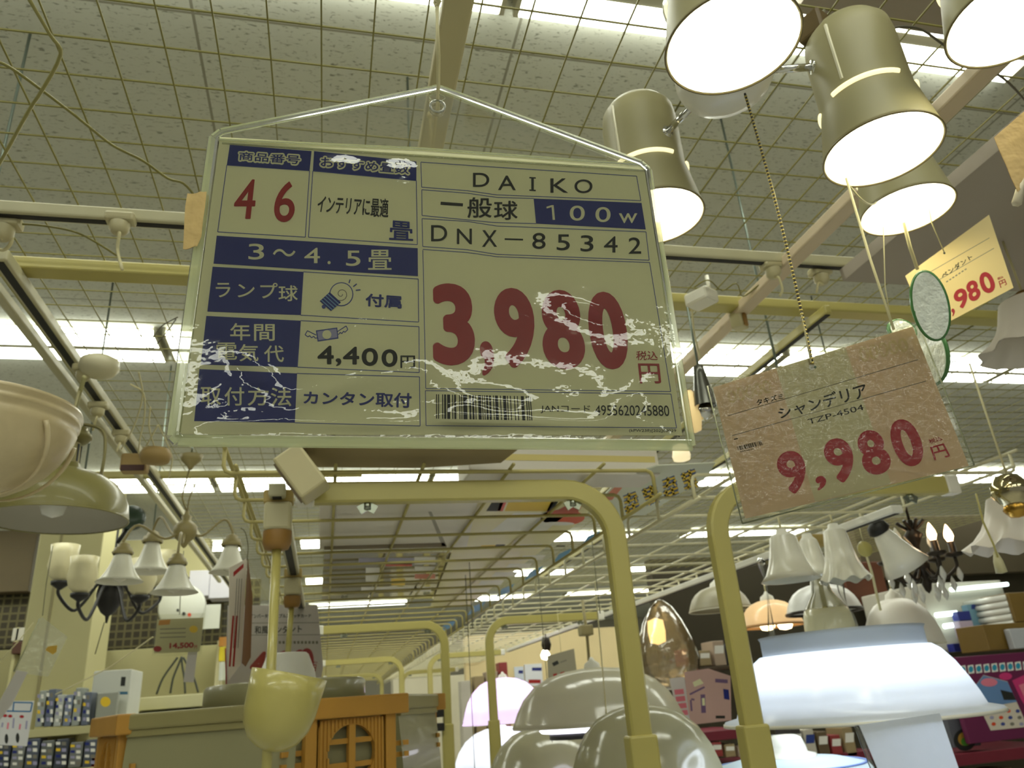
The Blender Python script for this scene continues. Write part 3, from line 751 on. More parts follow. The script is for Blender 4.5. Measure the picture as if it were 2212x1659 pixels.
# cards' cords
def cord(label, pts, r=.0009, material=CORD, cat='cord', name='cord', group=None):
    mb = MB(); mb.tube(pts, r, material, 6); return tag(mb.build(name), label, cat, group)
def sag(a, b, s=.03, n=12):
    a = Vector(a); b = Vector(b); return [a.lerp(b, i / n) - Vector((0, 0, s * 4 * (i / n) * (1 - i / n))) for i in range(n + 1)]
cord('thin cream cord holding the right end of the 9,980 card', [AD(1828, 385, .76), AD(1880, 560, .73), AD(1931, 712, .70)], .0012)
cord('twisted cord holding the yellowish 980 card', [AD(1952, 480, 1.0), AD(1966, 535, 1.01), AD(1982, 582, 1.02)], .0022)
cord('thin slack cord between the two far spotlights', sag(AD(1832, 398, .78), AD(1893, 437, .95), .012), .0012)
cord('fine cord above the hole of the yellowish 980 card', [AD(2005, 440, 1.0), AD(2012, 480, 1.01), AD(2040, 545, 1.02)], .0007)
cord('fine hanging thread left of the yellowish card', [AD(1908, 490, .985), AD(1912, 620, .98), AD(1926, 700, .98)], .0006)
# green glass discs hanging at the card's corner
GRN = mat('pressed_glass', (226, 232, 222), .22, var=.25, scale=60, bump=1.0, bscale=160, trans=.1, coat=.5)
GRE = mat('green_glass_edge', (74, 120, 70), .15, var=.2)
def glass_disc(label, c, rw, rh, nrm, th=.004):
    r = root('glass_pendant', label, 'glass ornament', c, 'green glass discs')
    n = Vector(nrm).normalized(); u = n.cross(Vector((0, 0, 1))).normalized(); v = u.cross(n)
    if n.dot(E0 - c) < 0: n = -n
    pts = [c + u * math.cos(t) * rw + v * math.sin(t) * rh for t in [2 * PI * k / 36 for k in range(36)]]
    mb = MB(); mb.sheet(pts, n, th, GRN, 0); mb.build('disc', r)
    mb = MB(); mb.tube([q - n * th / 2 for q in pts], th * .55, GRE, 6, closed=True); mb.build('edge', r)
    return r
c = AD(2010, 660, .68); vd = (E0 - c).normalized()
glass_disc('pale green pressed glass disc seen face on, over the 9,980 card corner', c, .0135, .0305, (vd + Vector((.25, 0, .1))).normalized())
c = AD(1999, 765, .74); glass_disc('dark green glass disc seen edge on behind the right side of the 9,980 card', c, .03, .03, (.93, -.2, .1))
c = AD(1950, 712, .72); glass_disc('green glass disc peeping over the top edge of the 9,980 card', c, .012, .012, (-.2, -1, .2))
# torn crinkled tag at the right edge
PT = Plane(AD(2180, 310, .66), Vector((.3, .95, 0)))
TORN = mat('crinkled_paper', (188, 160, 106), .7, var=.2, scale=60, bump=1, bscale=80)
r = root('paper_tag', 'crinkled brown paper tag cut off by the right edge below the corner spotlight', 'paper tag', PT.P((2180, 310)))
rows2 = [[(2145 + 14 * t + 12 * j, 300 + 30 * j - 12 * t) for t in range(0, 9)] for j in range(5)]
crumple(rows2, PT, TORN, .0006, .0016, r, 'tag')
mb = MB(); mb.tube([PT.P((2212, 350)), PT.P((2206, 400)), PT.P((2196, 440))], [.003, .003, .004], mat('pale_strip', (206, 196, 170), .6), 6); mb.build('strip', r)
# ------------------------------------------------------------------ cords, rods and plugs up in the mesh
def Z(h, *pts): return [AZ(x, y, h) for x, y in pts]
def smooth(pts, n=4):
    """Catmull-Rom through the points"""
    P = [Vector(p) for p in pts]; P = [P[0] * 2 - P[1]] + P + [P[-1] * 2 - P[-2]]; out = []
    for i in range(1, len(P) - 2):
        for k in range(n):
            t = k / n; a, b, c, d = P[i - 1:i + 3]
            out.append(.5 * ((2 * b) + (c - a) * t + (2 * a - 5 * b + 4 * c - d) * t * t + (3 * b - a - 3 * c + d) * t ** 3))
    out.append(P[-2]); return out
OLIVE = mat('olive_cable', (150, 144, 84), .5)
cord('olive cable hanging in a bend over the top left corner of the mesh', smooth(Z(.705, (58, -10), (108, 75), (131, 118), (88, 200), (62, 240), (0, 352), (-30, 400))), .0022, OLIVE)
cord('long cream cable lying diagonally over the mesh left of the big sign', smooth(Z(.708, (-10, 130), (36, 155), (150, 240), (190, 272), (245, 315), (310, 348), (362, 385), (396, 396), (425, 428))), .0019, MESHM)
cord('cream cable curving down to the track plug at the left', smooth(Z(.69, (-10, 487), (50, 484), (110, 490), (165, 502), (210, 525), (252, 552))), .0016, MESHM)
cord('thin dark cable looped under the second light row beside the big sign', smooth(Z(.69, (384, 685), (350, 704), (332, 728), (321, 748), (330, 752), (340, 742), (360, 718), (380, 690))), .0012, mat('dark_cable', (84, 78, 60), .5))
cord('dark cable snaking over the bright light at the top right', smooth(Z(.70, (1890, 72), (1930, 60), (1962, 58), (1995, 66), (2040, 98), (2090, 128), (2140, 152), (2180, 180), (2230, 235))), .0016, mat('dark_cable', (84, 78, 60), .5))
ROD = mat('galvanised_rod', (112, 122, 112), .35, metal=.6)
for (px, py, h1, nm) in ((66, 70, .45, 'at the top left corner'), (246, 598, .62, 'in front of the second light row at the left'), (880, 168, .72, 'behind the gable of the big sign'), (1557, 255, .62, 'between the spotlights, behind the bead chain'), (370, 790, .55, 'left of the lower corner of the big sign'), (1752, 640, .6, 'above the 9,980 card'), (2105, 345, .7, 'under the corner spotlight')):
    a = AZ(px, py, 1.3); b = Vector((a.x, a.y, EYE + h1))
    mb = MB(); mb.tube([a, b], .0028, ROD, 8)
    tag(mb.build('hanging_rod'), 'thin grey hanging rod %s' % nm, 'hanging rod', 'hanging rods')
def track_plug(label, px, py, h, cordpts, k=1.0, cap=BEIGE):
    c = AZ(px, py, h); r = root('track_plug', label, 'track plug', c, 'plugs on the lighting tracks')
    mb = MB(); mb.box(c + Vector((0, 0, .004)), (.05 * k, .03 * k, .018 * k), cap, bev=.004)
    mb.lathe(c, [(.017 * k, -.004), (.017 * k, -.018 * k), (.011 * k, -.026 * k), (.0005, -.027 * k)], cap, 20); mb.build('body', r)
    mb = MB(); mb.tube(smooth([c + Vector((0, 0, -.026 * k))] + cordpts), .0028 * k, CORD, 8); mb.build('cord', r)
    return r
track_plug('cream plug on the crossing track left of the big sign, cord hanging', 260, 478, .685, [AZ(258, 505, .66), AZ(254, 540, .64), AZ(264, 582, .60)], .8)
track_plug('cream plug with a curled white cord at the left edge on the crossing track', 8, 486, .685, [AZ(25, 510, .67), AZ(22, 528, .66), AZ(8, 540, .66), AZ(-12, 536, .66)], .9)
track_plug('cream plug on the crossing track just left of the bead chain', 1668, 578, .685, [AZ(1682, 600, .66), AZ(1690, 625, .64), AZ(1684, 640, .63)], .8)
track_plug('cream plug on the crossing track just right of the bead chain', 1772, 592, .685, [AZ(1768, 612, .66), AZ(1764, 632, .64)], .8)
c = AZ(1596, 694, .67); r = root('track_plug', 'small brown and cream plug on the pinkish bar right of the big sign', 'track plug', c, 'plugs on the lighting tracks')
mb = MB(); mb.box(c, (.03, .026, .034), BEIGE, .6, bev=.004); mb.build('body', r); mb = MB(); mb.box(c + Vector((.006, -.014, -.002)), (.012, .006, .028), BROWNP, .6, bev=.002); mb.build('contact', r)
# small white projector on the mesh
c = AZ(1515, 645, .66); r = root('projector_lamp', 'small white track projector hanging under the mesh right of the big sign', 'projector lamp', c)
mb = MB(); mb.box(c, (.04, .05, .026), WHITE, .5, bev=.005); mb.build('body', r); mb = MB(); mb.tube([c + Vector((.02, 0, .01)), c + Vector((.02, 0, .05))], .004, WHITE, 8); mb.build('bracket', r)
mb = MB(); mb.tube(smooth([c + Vector((-.015, .01, .01)), AZ(1494, 660, .66), AZ(1500, 720, .62), AZ(1512, 770, .6)]), .0017, CORD, 6); mb.build('cord', r)
cord('tangled cream cords over the mesh right of the big sign', smooth(Z(.69, (1500, 620), (1530, 605), (1560, 628), (1590, 612), (1605, 640), (1640, 615))), .0014, MESHM)
# ceiling rose under the second row
c = AZ(215, 788, .66); r = root('ceiling_rose', 'pale plastic ceiling rose beside the left track under the second light row', 'ceiling rose', c)
mb = MB(); mb.lathe(c, [(.0005, .016), (.022, .015), (.034, .008), (.036, -.008), (.028, -.02), (.012, -.026), (.0005, -.027)], mat('rose_plastic', (206, 200, 168), .4), 28); mb.build('cap', r)
# track plugs with cords on the left track
for i, (px, py, pts, nm) in enumerate((
        (182, 800, [AZ(172, 840, .60), AZ(160, 885, .56)], 'first on the left track, cord going down to the grey dome lamp'),
        (212, 880, [AZ(208, 905, .62), AZ(200, 930, .6)], 'second on the left track'), (262, 940, [AZ(258, 958, .62), AZ(252, 975, .6)], 'third on the left track'))):
    track_plug('small plug ' + nm, px, py, .65, pts, .8)
c = AZ(292, 1002, .60); r = root('plug_box', 'beige plug box with a dark mark hanging beside the left track', 'plug box', c)
mb = MB(); mb.box(c, (.06, .04, .045), mat('tan_box', (166, 140, 88), .6), bev=.006); mb.build('body', r); mb = MB(); mb.box(c + Vector((0, -.021, -.016)), (.052, .003, .014), mat('maroon_mark', (70, 34, 28), .5)); mb.build('dark_band', r)
c = AZ(336, 984, .60); r = root('ceiling_rose', 'tan ceiling rose just right of the beige plug box', 'ceiling rose', c)
mb = MB(); mb.lathe(c, [(.0005, .016), (.03, .014), (.036, 0), (.03, -.016), (.0005, -.02)], mat('tan_box', (166, 140, 88), .6), 24); mb.build('cap', r)
for i, (pts, nm) in enumerate((([(300, 805), (308, 850), (300, 890), (285, 930), (262, 970)], 'leftmost of the bundle'), ([(282, 830), (310, 850), (312, 900), (302, 950), (298, 990)], 'second of the bundle'), ([(325, 880), (322, 920), (332, 960), (340, 975)], 'third of the bundle'), ([(340, 920), (318, 960), (300, 985)], 'fourth of the bundle'), ([(342, 918), (360, 955), (372, 990), (365, 1030)], 'rightmost of the bundle'))):
    cord('thin cream lead draping left of the big sign, ' + nm, smooth(Z(.62, *pts)), .0016, CORD, group='cream leads at the left')

# ------------------------------------------------------------------ lamps hanging at the left
# marbled bowl at the left edge
c = AD(-48, 955, 1.02); lr = root('bowl_pendant', 'marbled cream glass bowl lamp cut off by the left edge', 'pendant lamp', c, 'pendant lamps')
def marble_mat(key, c1, c2, rough=.3, em=0):
    if key in MATS: return MATS[key]
    m = bpy.data.materials.new(key); m.use_nodes = True; nt = m.node_tree; N = nt.nodes; L = nt.links; b = N['Principled BSDF']
    tc = N.new('ShaderNodeTexCoord'); nz = N.new('ShaderNodeTexNoise'); nz.inputs['Scale'].default_value = 14; nz.inputs['Detail'].default_value = 6; nz.inputs['Distortion'].default_value = 1.4
    L.new(tc.outputs['Object'], nz.inputs['Vector'])
    mx = N.new('ShaderNodeMix'); mx.data_type = 'RGBA'; mx.inputs[6].default_value = lin(c1) + (1,); mx.inputs[7].default_value = lin(c2) + (1,)
    L.new(nz.outputs['Fac'], mx.inputs[0]); L.new(mx.outputs[2], b.inputs['Base Color']); b.inputs['Roughness'].default_value = rough
    MATS[key] = m; return m
MARB = marble_mat('marbled_glass', (222, 206, 164), (176, 158, 118))
k = 1.02 / F
mb = MB(); prof = [(150, 80), (180, 79), (191, 74), (193, 66), (186, 60), (190, 52), (189, 44), (181, 38), (185, 28), (181, 14), (173, -8), (160, -34), (140, -60), (112, -85), (80, -104), (40, -116), (1, -120)]
mb.lathe(c, [(a * k, b * k) for a, b in prof], MARB, 64); mb.build('shade', lr)
for i in range(6):
    mb = MB(); a0 = i * PI / 3 - .55; pts = []
    for q in range(12):
        t = q / 11; rr = 184 * math.cos(t * 1.45) ** .75; zz = 16 - 136 * math.sin(t * 1.5) ** 1.1
        pts.append(c + Vector((rr * k * math.cos(a0 + t * .5) * 1.005, rr * k * math.sin(a0 + t * .5) * 1.005, zz * k)))
    mb.tube(pts, [.0035 * (1 - .6 * q / 11) for q in range(12)], MARB, 6); mb.build('fold', lr)
mb = MB(); mb.lathe(c, [(.012, -118 * k), (.012, -175 * k), (.009, -225 * k), (.0005, -226 * k)], mat('pale_stem', (222, 218, 186), .4), 16); mb.build('stem', lr)
# grey metal dome with bail
c = AD(123, 1124, 1.5); k = 1.5 / F
lr = root('dome_pendant', 'large grey-green metal dome lamp below the marbled bowl', 'pendant lamp', c, 'pendant lamps')
DOME = mat('dome_metal', (136, 129, 76), .38, var=.03, coat=.2); DIN = mat('dome_inside', (196, 192, 178), .6)
mb = MB(); mb.lathe(c, [(a * k, b * k) for a, b in [(139, 0), (139.5, 8), (136, 34), (126, 58), (108, 80), (82, 97), (52, 108), (34, 113), (30, 126), (1, 127)]], DOME, 56); mb.build('shade', lr)
mb = MB(); mb.lathe(c, [(a * k, b * k) for a, b in [(138, .5), (134, 30), (122, 54), (100, 76), (60, 98), (1, 106)]], DIN, 48); mb.build('inner_face', lr)
mb = MB(); mb.tube([c + Vector((139 * k * math.cos(t), 139 * k * math.sin(t), 0)) for t in [2 * PI * q / 56 for q in range(56)]], .0016, DOME, 6, closed=True); mb.build('rim', lr)
mb = MB(); mb.lathe(c + Vector((-.01, 0, .035)), [(.0005, -.03), (.018, -.024), (.026, -.004), (.02, .014), (.012, .03), (.012, .05)], mat('clear_bulb', (236, 236, 228), .15, coat=.6), 24); mb.build('bulb', lr)
mb = MB(); mb.lathe(c, [(a * k, b * k) for a, b in [(26, 126), (24, 175)]], mat('stem_metal', (160, 150, 106), .4), 24)
mb.lathe(c, [(a * k, b * k) for a, b in [(24, 175), (34, 178), (44, 186), (46, 192), (38, 195), (40, 200), (34, 204), (35, 210), (26, 214), (24, 226), (14, 230), (13, 246), (4, 250)]], mat('cap_metal', (132, 124, 80), .35, metal=.3), 28); mb.build('socket', lr)
for s in (.3, .9, 1.5, 2.1, 2.7, -.4, -1, -1.6, -2.2, -2.8):
    mb = MB(); mb.box(c + Vector((25 * k * math.cos(s), 25 * k * math.sin(s), 150 * k)), (.0035, .0035, 40 * k), BLACK, s); mb.build('vent', lr)
mb = MB(); pts = [(-74, 88), (-76, 150), (-70, 196), (-52, 214), (-10, 222), (10, 222), (52, 214), (70, 196), (76, 150), (74, 88)]
mb.tube(smooth([c + Vector((a * k, 0, b * k)) for a, b in pts]), .0034, mat('cap_metal', (132, 124, 80), .35), 8); mb.build('bail', lr)
mb = MB(); mb.tube([c + Vector((0, 0, 248 * k)), AD(182, 815, 1.36)], .004, mat('olive_cord', (176, 172, 120), .5), 8); mb.build('cord', lr)
# small black and green fan-like clip lamp
c = AD(284, 1116, 2.3); r = root('clip_lamp', 'small round black and green clip lamp above the bell chandelier', 'clip lamp', c)
Rx = Matrix.Rotation(1.25, 3, 'X') @ Matrix.Rotation(.3, 3, 'Y')
mb = MB(); mb.lathe(c, [(.0005, .012), (.03, .014), (.04, .0), (.041, -.012), (.036, -.012), (.02, .0), (.0005, .004)], mat('dark_green', (40, 58, 44), .3), 28, Rx); mb.build('head', r)
mb = MB(); mb.tube([c + Rx @ Vector((.037 * math.cos(t), .037 * math.sin(t), -.013)) for t in [2 * PI * q / 28 for q in range(28)]], .0028, mat('pale_green', (150, 170, 130), .3), 6, closed=True); mb.build('rim', r)
mb = MB(); mb.tube(smooth([c + Vector((-.03, 0, .03)), c + Vector((-.042, 0, .052)), c + Vector((-.03, 0, .06)), c + Vector((-.02, 0, .04))]), .0025, BLACK, 6); mb.build('hook', r); mb = MB(); mb.tube([c + Vector((-.01, 0, -.04)), c + Vector((-.03, 0, -.08))], .006, BLACK, 8); mb.build('clip', r)

# five-light chandelier with frosted bells
OLB = mat('antique_ivory', (150, 138, 92), .45, var=.1)
c = AD(400, 1150, 2.0); k = 2.0 / F
ch = root('chandelier', 'antique ivory chandelier with frosted bell shades hanging under the left track', 'chandelier', c, 'chandeliers')
mb = MB(); mb.lathe(c, [(a * k, b * k) for a, b in [(.5, -34), (5, -30), (9, -22), (20, -12), (24, 0), (24, 12), (17, 20), (9, 26), (11, 34), (5, 40), (4, 48)]], OLB, 24); mb.build('hub', ch)
mb = MB(); p0 = AD(396, 1085, 2.0); pts = smooth([c + Vector((0, 0, 46 * k)), AD(394, 1075, 2.0), AD(402, 1040, 2.0), AD(410, 1010, 2.0)]); mb.tube(pts, .0022, OLB, 6); mb.tube(smooth([c + Vector((0, 0, 46 * k)), AD(410, 1075, 2.0), AD(422, 1045, 2.0)]), .0018, OLB, 6); mb.build('chain', ch)
mb = MB(); q = AD(413, 992, 2.0); mb.lathe(q, [(.0005, .012), (.03, .01), (.024, -.004), (.01, -.018), (.004, -.028)], OLB, 20); mb.tube([q + Vector((0, 0, .01)), q + Vector((0, 0, .055))], .003, STEEL, 6); q2 = q + Vector((0, 0, .06)); mb.lathe(q2, [(.004, -.016), (.03, -.01), (.052, .008), (.056, .016), (.0005, .018)], OLB, 24); mb.build('ceiling_cup', ch)
def bell_shade(parent, top, h, r1, material, wave=0, amp=0.0, name='shade', ripple=0.0, P_=None):
    mb = MB(); P_ = P_ or [(.26, 0), (.34, -.12), (.42, -.32), (.52, -.52), (.66, -.72), (.84, -.9), (1.0, -1.0)]
    prof = [(a * r1, b * h) for a, b in P_]
    mb.lathe(top, prof + [(a * r1 - .0015, b * h) for a, b in P_[::-1]], material, 40, wave=0)
    if wave:
        mb = MB(); mb.lathe(top, prof, material, 64, wave=wave, amp=amp, wfrom=.35, ripple=ripple); mb.lathe(top, [(a - .0015, b) for a, b in prof], material, 64, wave=wave, amp=amp, wfrom=.35, ripple=ripple)
    return mb.build(name, parent)
for (bx, by, dd, hh, rr) in ((266, 1190, 1.85, 66, 47), (330, 1165, 2.15, 70, 42), (383, 1213, 1.8, 66, 48), (500, 1172, 2.05, 64, 42)):
    t = AD(bx, by, dd); kk = dd / F
    a = c + Vector((0, 0, 8 * k)); b = t + Vector((0, 0, 26 * kk)); m1 = a.lerp(b, .35) - Vector((0, 0, 14 * k)); m2 = a.lerp(b, .8) + Vector((0, 0, 24 * k))
    mb = MB(); mb.tube(smooth([a, m1, m2, b, t + Vector((0, 0, 12 * kk))], 5), .0034, OLB, 8); mb.build('arm', ch)
    mb = MB(); mb.lathe(t, [(x * kk, y * kk) for x, y in [(5, 18), (12, 14), (13, 8), (18, 6), (19, 0), (22, -3), (20, -8)]], OLB, 20); mb.build('shade_cap', ch)
    bell_shade(ch, t, hh * kk, rr * kk, FROST)
    mb = MB(); mb.lathe(t - Vector((0, 0, hh * kk * .62)), [(.0005, -.03), (.014, -.024), (.021, -.006), (.014, .012), (.010, .03)], OPAL, 16); mb.build('bulb', ch)
# black iron chandelier with upward cups
c = AD(236, 1296, 2.7); k = 2.7 / F
ch = root('chandelier', 'black iron chandelier with cream upward cups, in front of the white pillar', 'chandelier', c, 'chandeliers')
mb = MB(); mb.lathe(c, [(a * k, b * k) for a, b in [(2, -48), (4, -34), (14, -26), (24, -8), (27, 12), (24, 30), (33, 38), (30, 42), (.5, 42)]], BLACK, 20); mb.build('hub', ch)
mb = MB(); mb.tube([c + Vector((0, 0, 40 * k)), Vector((c.x, c.y, EYE + .715))], .004, BLACK, 8); mb.build('stem', ch)
mb = MB(); mb.tube([c + Vector((-4 * k, 0, -46 * k)), c + Vector((-14 * k, 0, -110 * k))], .0016, DARKM, 6); mb.build('drop_rod', ch)
for (bx, by, dd) in ((130, 1262, 2.6), (172, 1288, 2.45), (302, 1293, 2.55), (346, 1276, 2.9)):
    t = AD(bx, by, dd); kk = dd / F
    a = c + Vector((0, 0, 22 * k)); low = t.lerp(a, .3) - Vector((0, 0, 50 * k)); 
    mb = MB(); mb.tube(smooth([a, a.lerp(t, .25) + Vector((0, 0, 10 * k)), a.lerp(t, .5) - Vector((0, 0, 32 * k)), low, t - Vector((0, 0, 22 * kk)), t], 5), .0055, BLACK, 8); mb.build('arm', ch)
    mb = MB(); mb.lathe(t, [(x * kk, y * kk) for x, y in [(3, -12), (8, -8), (18, -1), (19, 6), (.5, 7)]], BLACK, 20); mb.build('cup', ch)
    mb = MB(); mb.lathe(t, [(x * kk, y * kk) for x, y in [(12, 6), (24, 18), (30, 40), (27, 66), (29, 84), (27.5, 84), (25, 66), (28, 40)]], mat('cream_cup_glass', (222, 214, 172), .35), 28); mb.build('shade', ch)

# ------------------------------------------------------------------ things lying on the decks
def board(name, label, cat, px, h, th, material, group=None):
    pts = [AZ(x, y, h) for x, y in px]; pts = [Vector((q.x, q.y, EYE + h)) for q in pts]
    r = root(name, label, cat, sum(pts, Vector()) / len(pts), group)
    mb = MB(); mb.sheet(pts, Vector((0, 0, -1)), th, material, 0); mb.build('sheet', r)
    return r, Plane(pts[0], Vector((0, 0, -1)))
CARDW = mat('white_card', (214, 208, 196), .45, var=.02)
r, pl = board('cardboard_sheet', 'brown cardboard sheet lying on the nearest left deck under the sign', 'cardboard sheet', [(640, 962), (1130, 962), (1082, 1000), (905, 1011), (660, 1009)], .385, .006, CARDB)
c = AZ(1270, 990, .40); r = root('lamp_carton', 'long white lamp carton lying across the front of the nearest left deck', 'carton', Vector((.43, 1.33, EYE + .40)), 'cartons on the decks')
mb = MB(); mb.box((.42, 1.32, EYE + .3985), (.37, .09, .05), CARDW, .06, bev=.003); mb.build('body', r); mb = MB(); mb.box((.42, 1.276, EYE + .404), (.36, .003, .012), mat('yellow_edge', (206, 190, 120), .5), .06); mb.build('edge_strip', r)
r, pl = board('white_board', 'white display board lying face down on the nearest left deck', 'board', [(690, 1050), (1040, 1050), (1008, 1182), (690, 1186)], .372, .004, CARDW, 'sheets on the left decks')
p = Print(pl); p.fill([(925, 1105), (932, 1105), (965, 1180), (955, 1180)], mat('fold_grey', (150, 144, 130), .6)); p.fill([(700, 1180), (960, 1172), (965, 1182), (700, 1188)], mat('brown_edge', (110, 92, 54), .6)); p.mb.build('printing', r)
r, pl = board('poster', 'cream poster with red, yellow and black print lying under the right edge of the deck', 'poster', [(1030, 1055), (1300, 1055), (1262, 1120), (1010, 1310), (930, 1310)], .374, .002, mat('poster_cream', (220, 212, 160), .4), 'sheets on the left decks')
YEL = mat('ink_yellow', (226, 190, 40), .5); ORG = mat('ink_orange', (206, 70, 34), .5); SKY = mat('ink_blue_sky', (60, 140, 190), .5); PINK = mat('ink_pink', (214, 120, 140), .5); WHT = mat('ink_white', (226, 224, 216), .5)
p = Print(pl)
p.fill([(1100, 1080), (1200, 1080), (1185, 1104), (1090, 1104)], YEL).fill([(1064, 1082), (1090, 1081), (1080, 1104), (1050, 1104)], INK).fill([(1082, 1081), (1096, 1080), (1086, 1104), (1074, 1104)], ORG).fill([(1192, 1080), (1208, 1080), (1192, 1105), (1180, 1105)], INK)
p.fill([(1110, 1108), (1230, 1106), (1180, 1146), (1060, 1148)], WHT)
p.disc((1215, 1118), 48, ORG, ry=17).fill([(1190, 1110), (1235, 1085), (1262, 1085), (1245, 1112), (1205, 1118)], mat('ink_brick', (178, 62, 40), .5), .0003)
p.disc((1207, 1131), 34, WHT, .0003, ry=4)
p.fill([(1040, 1178), (1092, 1176), (1084, 1185), (1032, 1186)], YEL).fill([(1072, 1176), (1092, 1176), (1084, 1185), (1064, 1185)], INK, .0002)
p.fill([(1124, 1176), (1172, 1175), (1166, 1184), (1118, 1184)], WHT).fill([(1203, 1178), (1222, 1178), (1219, 1181), (1200, 1181)], INK)
for i in range(5): p.fill([(1130 - i * 30, 1200 + i * 18), (1180 - i * 30, 1199 + i * 18), (1172 - i * 30, 1209 + i * 18), (1122 - i * 30, 1210 + i * 18)], WHT)
for i in range(6): p.fill([(1270 - 62 * i, 1158 + 38 * i), (1298 - 62 * i, 1146 + 38 * i), (1286 - 62 * i, 1165 + 38 * i), (1256 - 62 * i, 1178 + 38 * i)], SKY, .0003)
p.mb.build('printing', r)
r, pl = board('poster', 'white poster with blue-edged yellow lettering lying over the gap between the decks', 'poster', [(1292, 1082), (1345, 1030), (1420, 1006), (1545, 1000), (1528, 1030), (1350, 1140), (1310, 1130)], .378, .002, mat('poster_white', (206, 210, 190), .4), 'sheets on the left decks')
p = Print(pl); LB = mat('ink_letter_blue', (40, 84, 150), .5); rnd = random.Random(4)
for row in range(2):
    for i in range(4):
        x = 1362 + i * 42 + row * 4; y = 1086 - i * 17 + row * 20 - 8
        strokes = [[(-17, 2), (14, -11)], [(-12, -6), (-8, 9)], [(0, -12), (6, 5)], [(-14, 10), (16, -2)]] if (i + row) % 2 else [[(-15, -3), (12, -13)], [(-2, -13), (-6, 10)], [(-14, 8), (4, 2), (14, -8)], [(8, -4), (14, 6)]]
        for st_ in strokes: p.path([(x + a, y + b) for a, b in st_], 9, LB, .0002)
        for st_ in strokes: p.path([(x + a, y + b) for a, b in st_], 4.6, YEL, .0004)
p.fill([(1296, 1082), (1340, 1040), (1352, 1044), (1322, 1080)], mat('ink_salmon', (206, 120, 90), .5))
p.mb.build('printing', r)
r, pl = board('clear_tray_cover', 'glossy printed sheet lying on the second left deck, catching the ceiling lights', 'printed sheet', [(700, 1195), (1080, 1195), (1016, 1292), (694, 1296)], .381, .003, mat('glossy_sheet', (128, 116, 96), .12, coat=1.0), 'sheets on the left decks')
p = Print(pl)
for (x, y, w, h, m_) in ((775, 1205, 120, 14, 'ink_lilac'), (830, 1214, 60, 9, 'ink_orange'), (895, 1203, 46, 16, 'ink_white'), (790, 1226, 30, 30, 'ink_white'), (896, 1224, 46, 10, 'ink_white'), (896, 1240, 44, 10, 'ink_salmon'), (845, 1250, 30, 14, 'ink_yellow'), (780, 1268, 120, 8, 'ink_white'), (895, 1268, 36, 10, 'ink_white'), (1002, 1205, 70, 12, 'ink_white'), (996, 1228, 74, 12, 'ink_white'), (992, 1248, 66, 12, 'ink_white'), (986, 1266, 52, 10, 'ink_white')): p.fill([(x, y), (x + w, y), (x + w, y + h), (x, y + h)], MATS[m_])
p.mb.build('printing', r)
# the tilted junction box at the front corner
c = AD(652, 1024, 1.17); R = Matrix.Rotation(-.12, 3, 'Z') @ Matrix.Rotation(-.62, 3, 'Y')
r = root('junction_box', 'tilted beige junction box hanging at the front corner of the left deck', 'junction box', c)
mb = MB(); mb.box(c, (.046, .05, .078), mat('box_beige', (190, 180, 138), .5), R @ Matrix.Rotation(PI, 3, 'Y'), bev=.004); mb.build('body', r)
mb = MB(); mb.box(c + R @ Vector((-.024, 0, 0)), (.004, .032, .066), mat('box_brown', (120, 104, 78), .6), R); mb.build('dark_side', r)  # thin darker slab covers the left face of the beige box
mb = MB(); mb.tube(smooth([c + R @ Vector((.01, 0, .036)), c + Vector((.03, 0, .05)), c + Vector((.05, .01, .07))]), .0025, BLACK, 6); mb.build('lead', r)

# ------------------------------------------------------------------ lighting track under the deck with its two cord pendants
bar('lighting_track', 'dark lighting track running away under the left edge of the left deck', 'lighting track', (-.079, 1.215, EYE + .335), (-.079, 3.3, EYE + .335), .026, .02, TRACKW, 'lighting tracks', (0, .014))
def hook_plug(r, px, py, h, k=1.0):
    c = AZ(px, py, h)
    mb = MB(); mb.box(c + Vector((0, 0, .012)), (.046 * k, .03, .022), mat('plug_tan', (168, 146, 84), .5), bev=.003); mb.build('track_adapter', r)
    mb = MB(); mb.box(c - Vector((0, 0, .02)), (.042 * k, .04 * k, .045 * k), BEIGE, bev=.005); mb.build('plug_body', r)
    mb = MB(); z = c - Vector((0, 0, .042)); mb.lathe(z, [(.022 * k, 0), (.022 * k, -.018 * k), (.018 * k, -.028 * k), (.0005, -.029 * k)], BROWNP, 24); mb.build('plug_base', r)
    return c
c = AZ(602, 1092, .318); r = root('cord_pendant', 'cream cord pendant with plug and upturned plastic cup, nearest at the left', 'cord pendant', c, 'pendant lamps')
hook_plug(r, 602, 1092, .318, 1.0)
mb = MB(); mb.tube([c - Vector((0, 0, .07)), Vector((c.x, c.y, EYE - .17))], .0074, IVORY, 14); mb.build('cord_pipe', r)
cc = Vector((c.x, c.y, 0)); q = ray(592, 1622); kk = c.y / q.y; cc.z = EYE + q.z * kk
Rc = Matrix.Rotation(.23, 3, 'Y')
mb = MB(); prof = [(.0085, .0), (.022, .004), (.036, .014), (.047, .032), (.0515, .052), (.053, .075), (.0555, .104), (.054, .104), (.051, .075), (.049, .052), (.044, .034), (.033, .017), (.0085, .004)]
mb.lathe(cc + Vector((.003, 0, 0)), prof, IVORY, 48, Rc); mb.build('cup', r)
c2 = Vector((-.082, 1.97, EYE + .318)); r = root('cord_pendant', 'second cream cord pendant on the dark track, holding the wood lattice lamp', 'cord pendant', c2, 'pendant lamps')
hook_plug(r, 633, 1250, .318, .92)
mb = MB(); mb.tube([c2 - Vector((0, 0, .07)), Vector((-.085, 1.95, EYE + .14))], .0068, IVORY, 12); mb.build('cord_pipe', r)
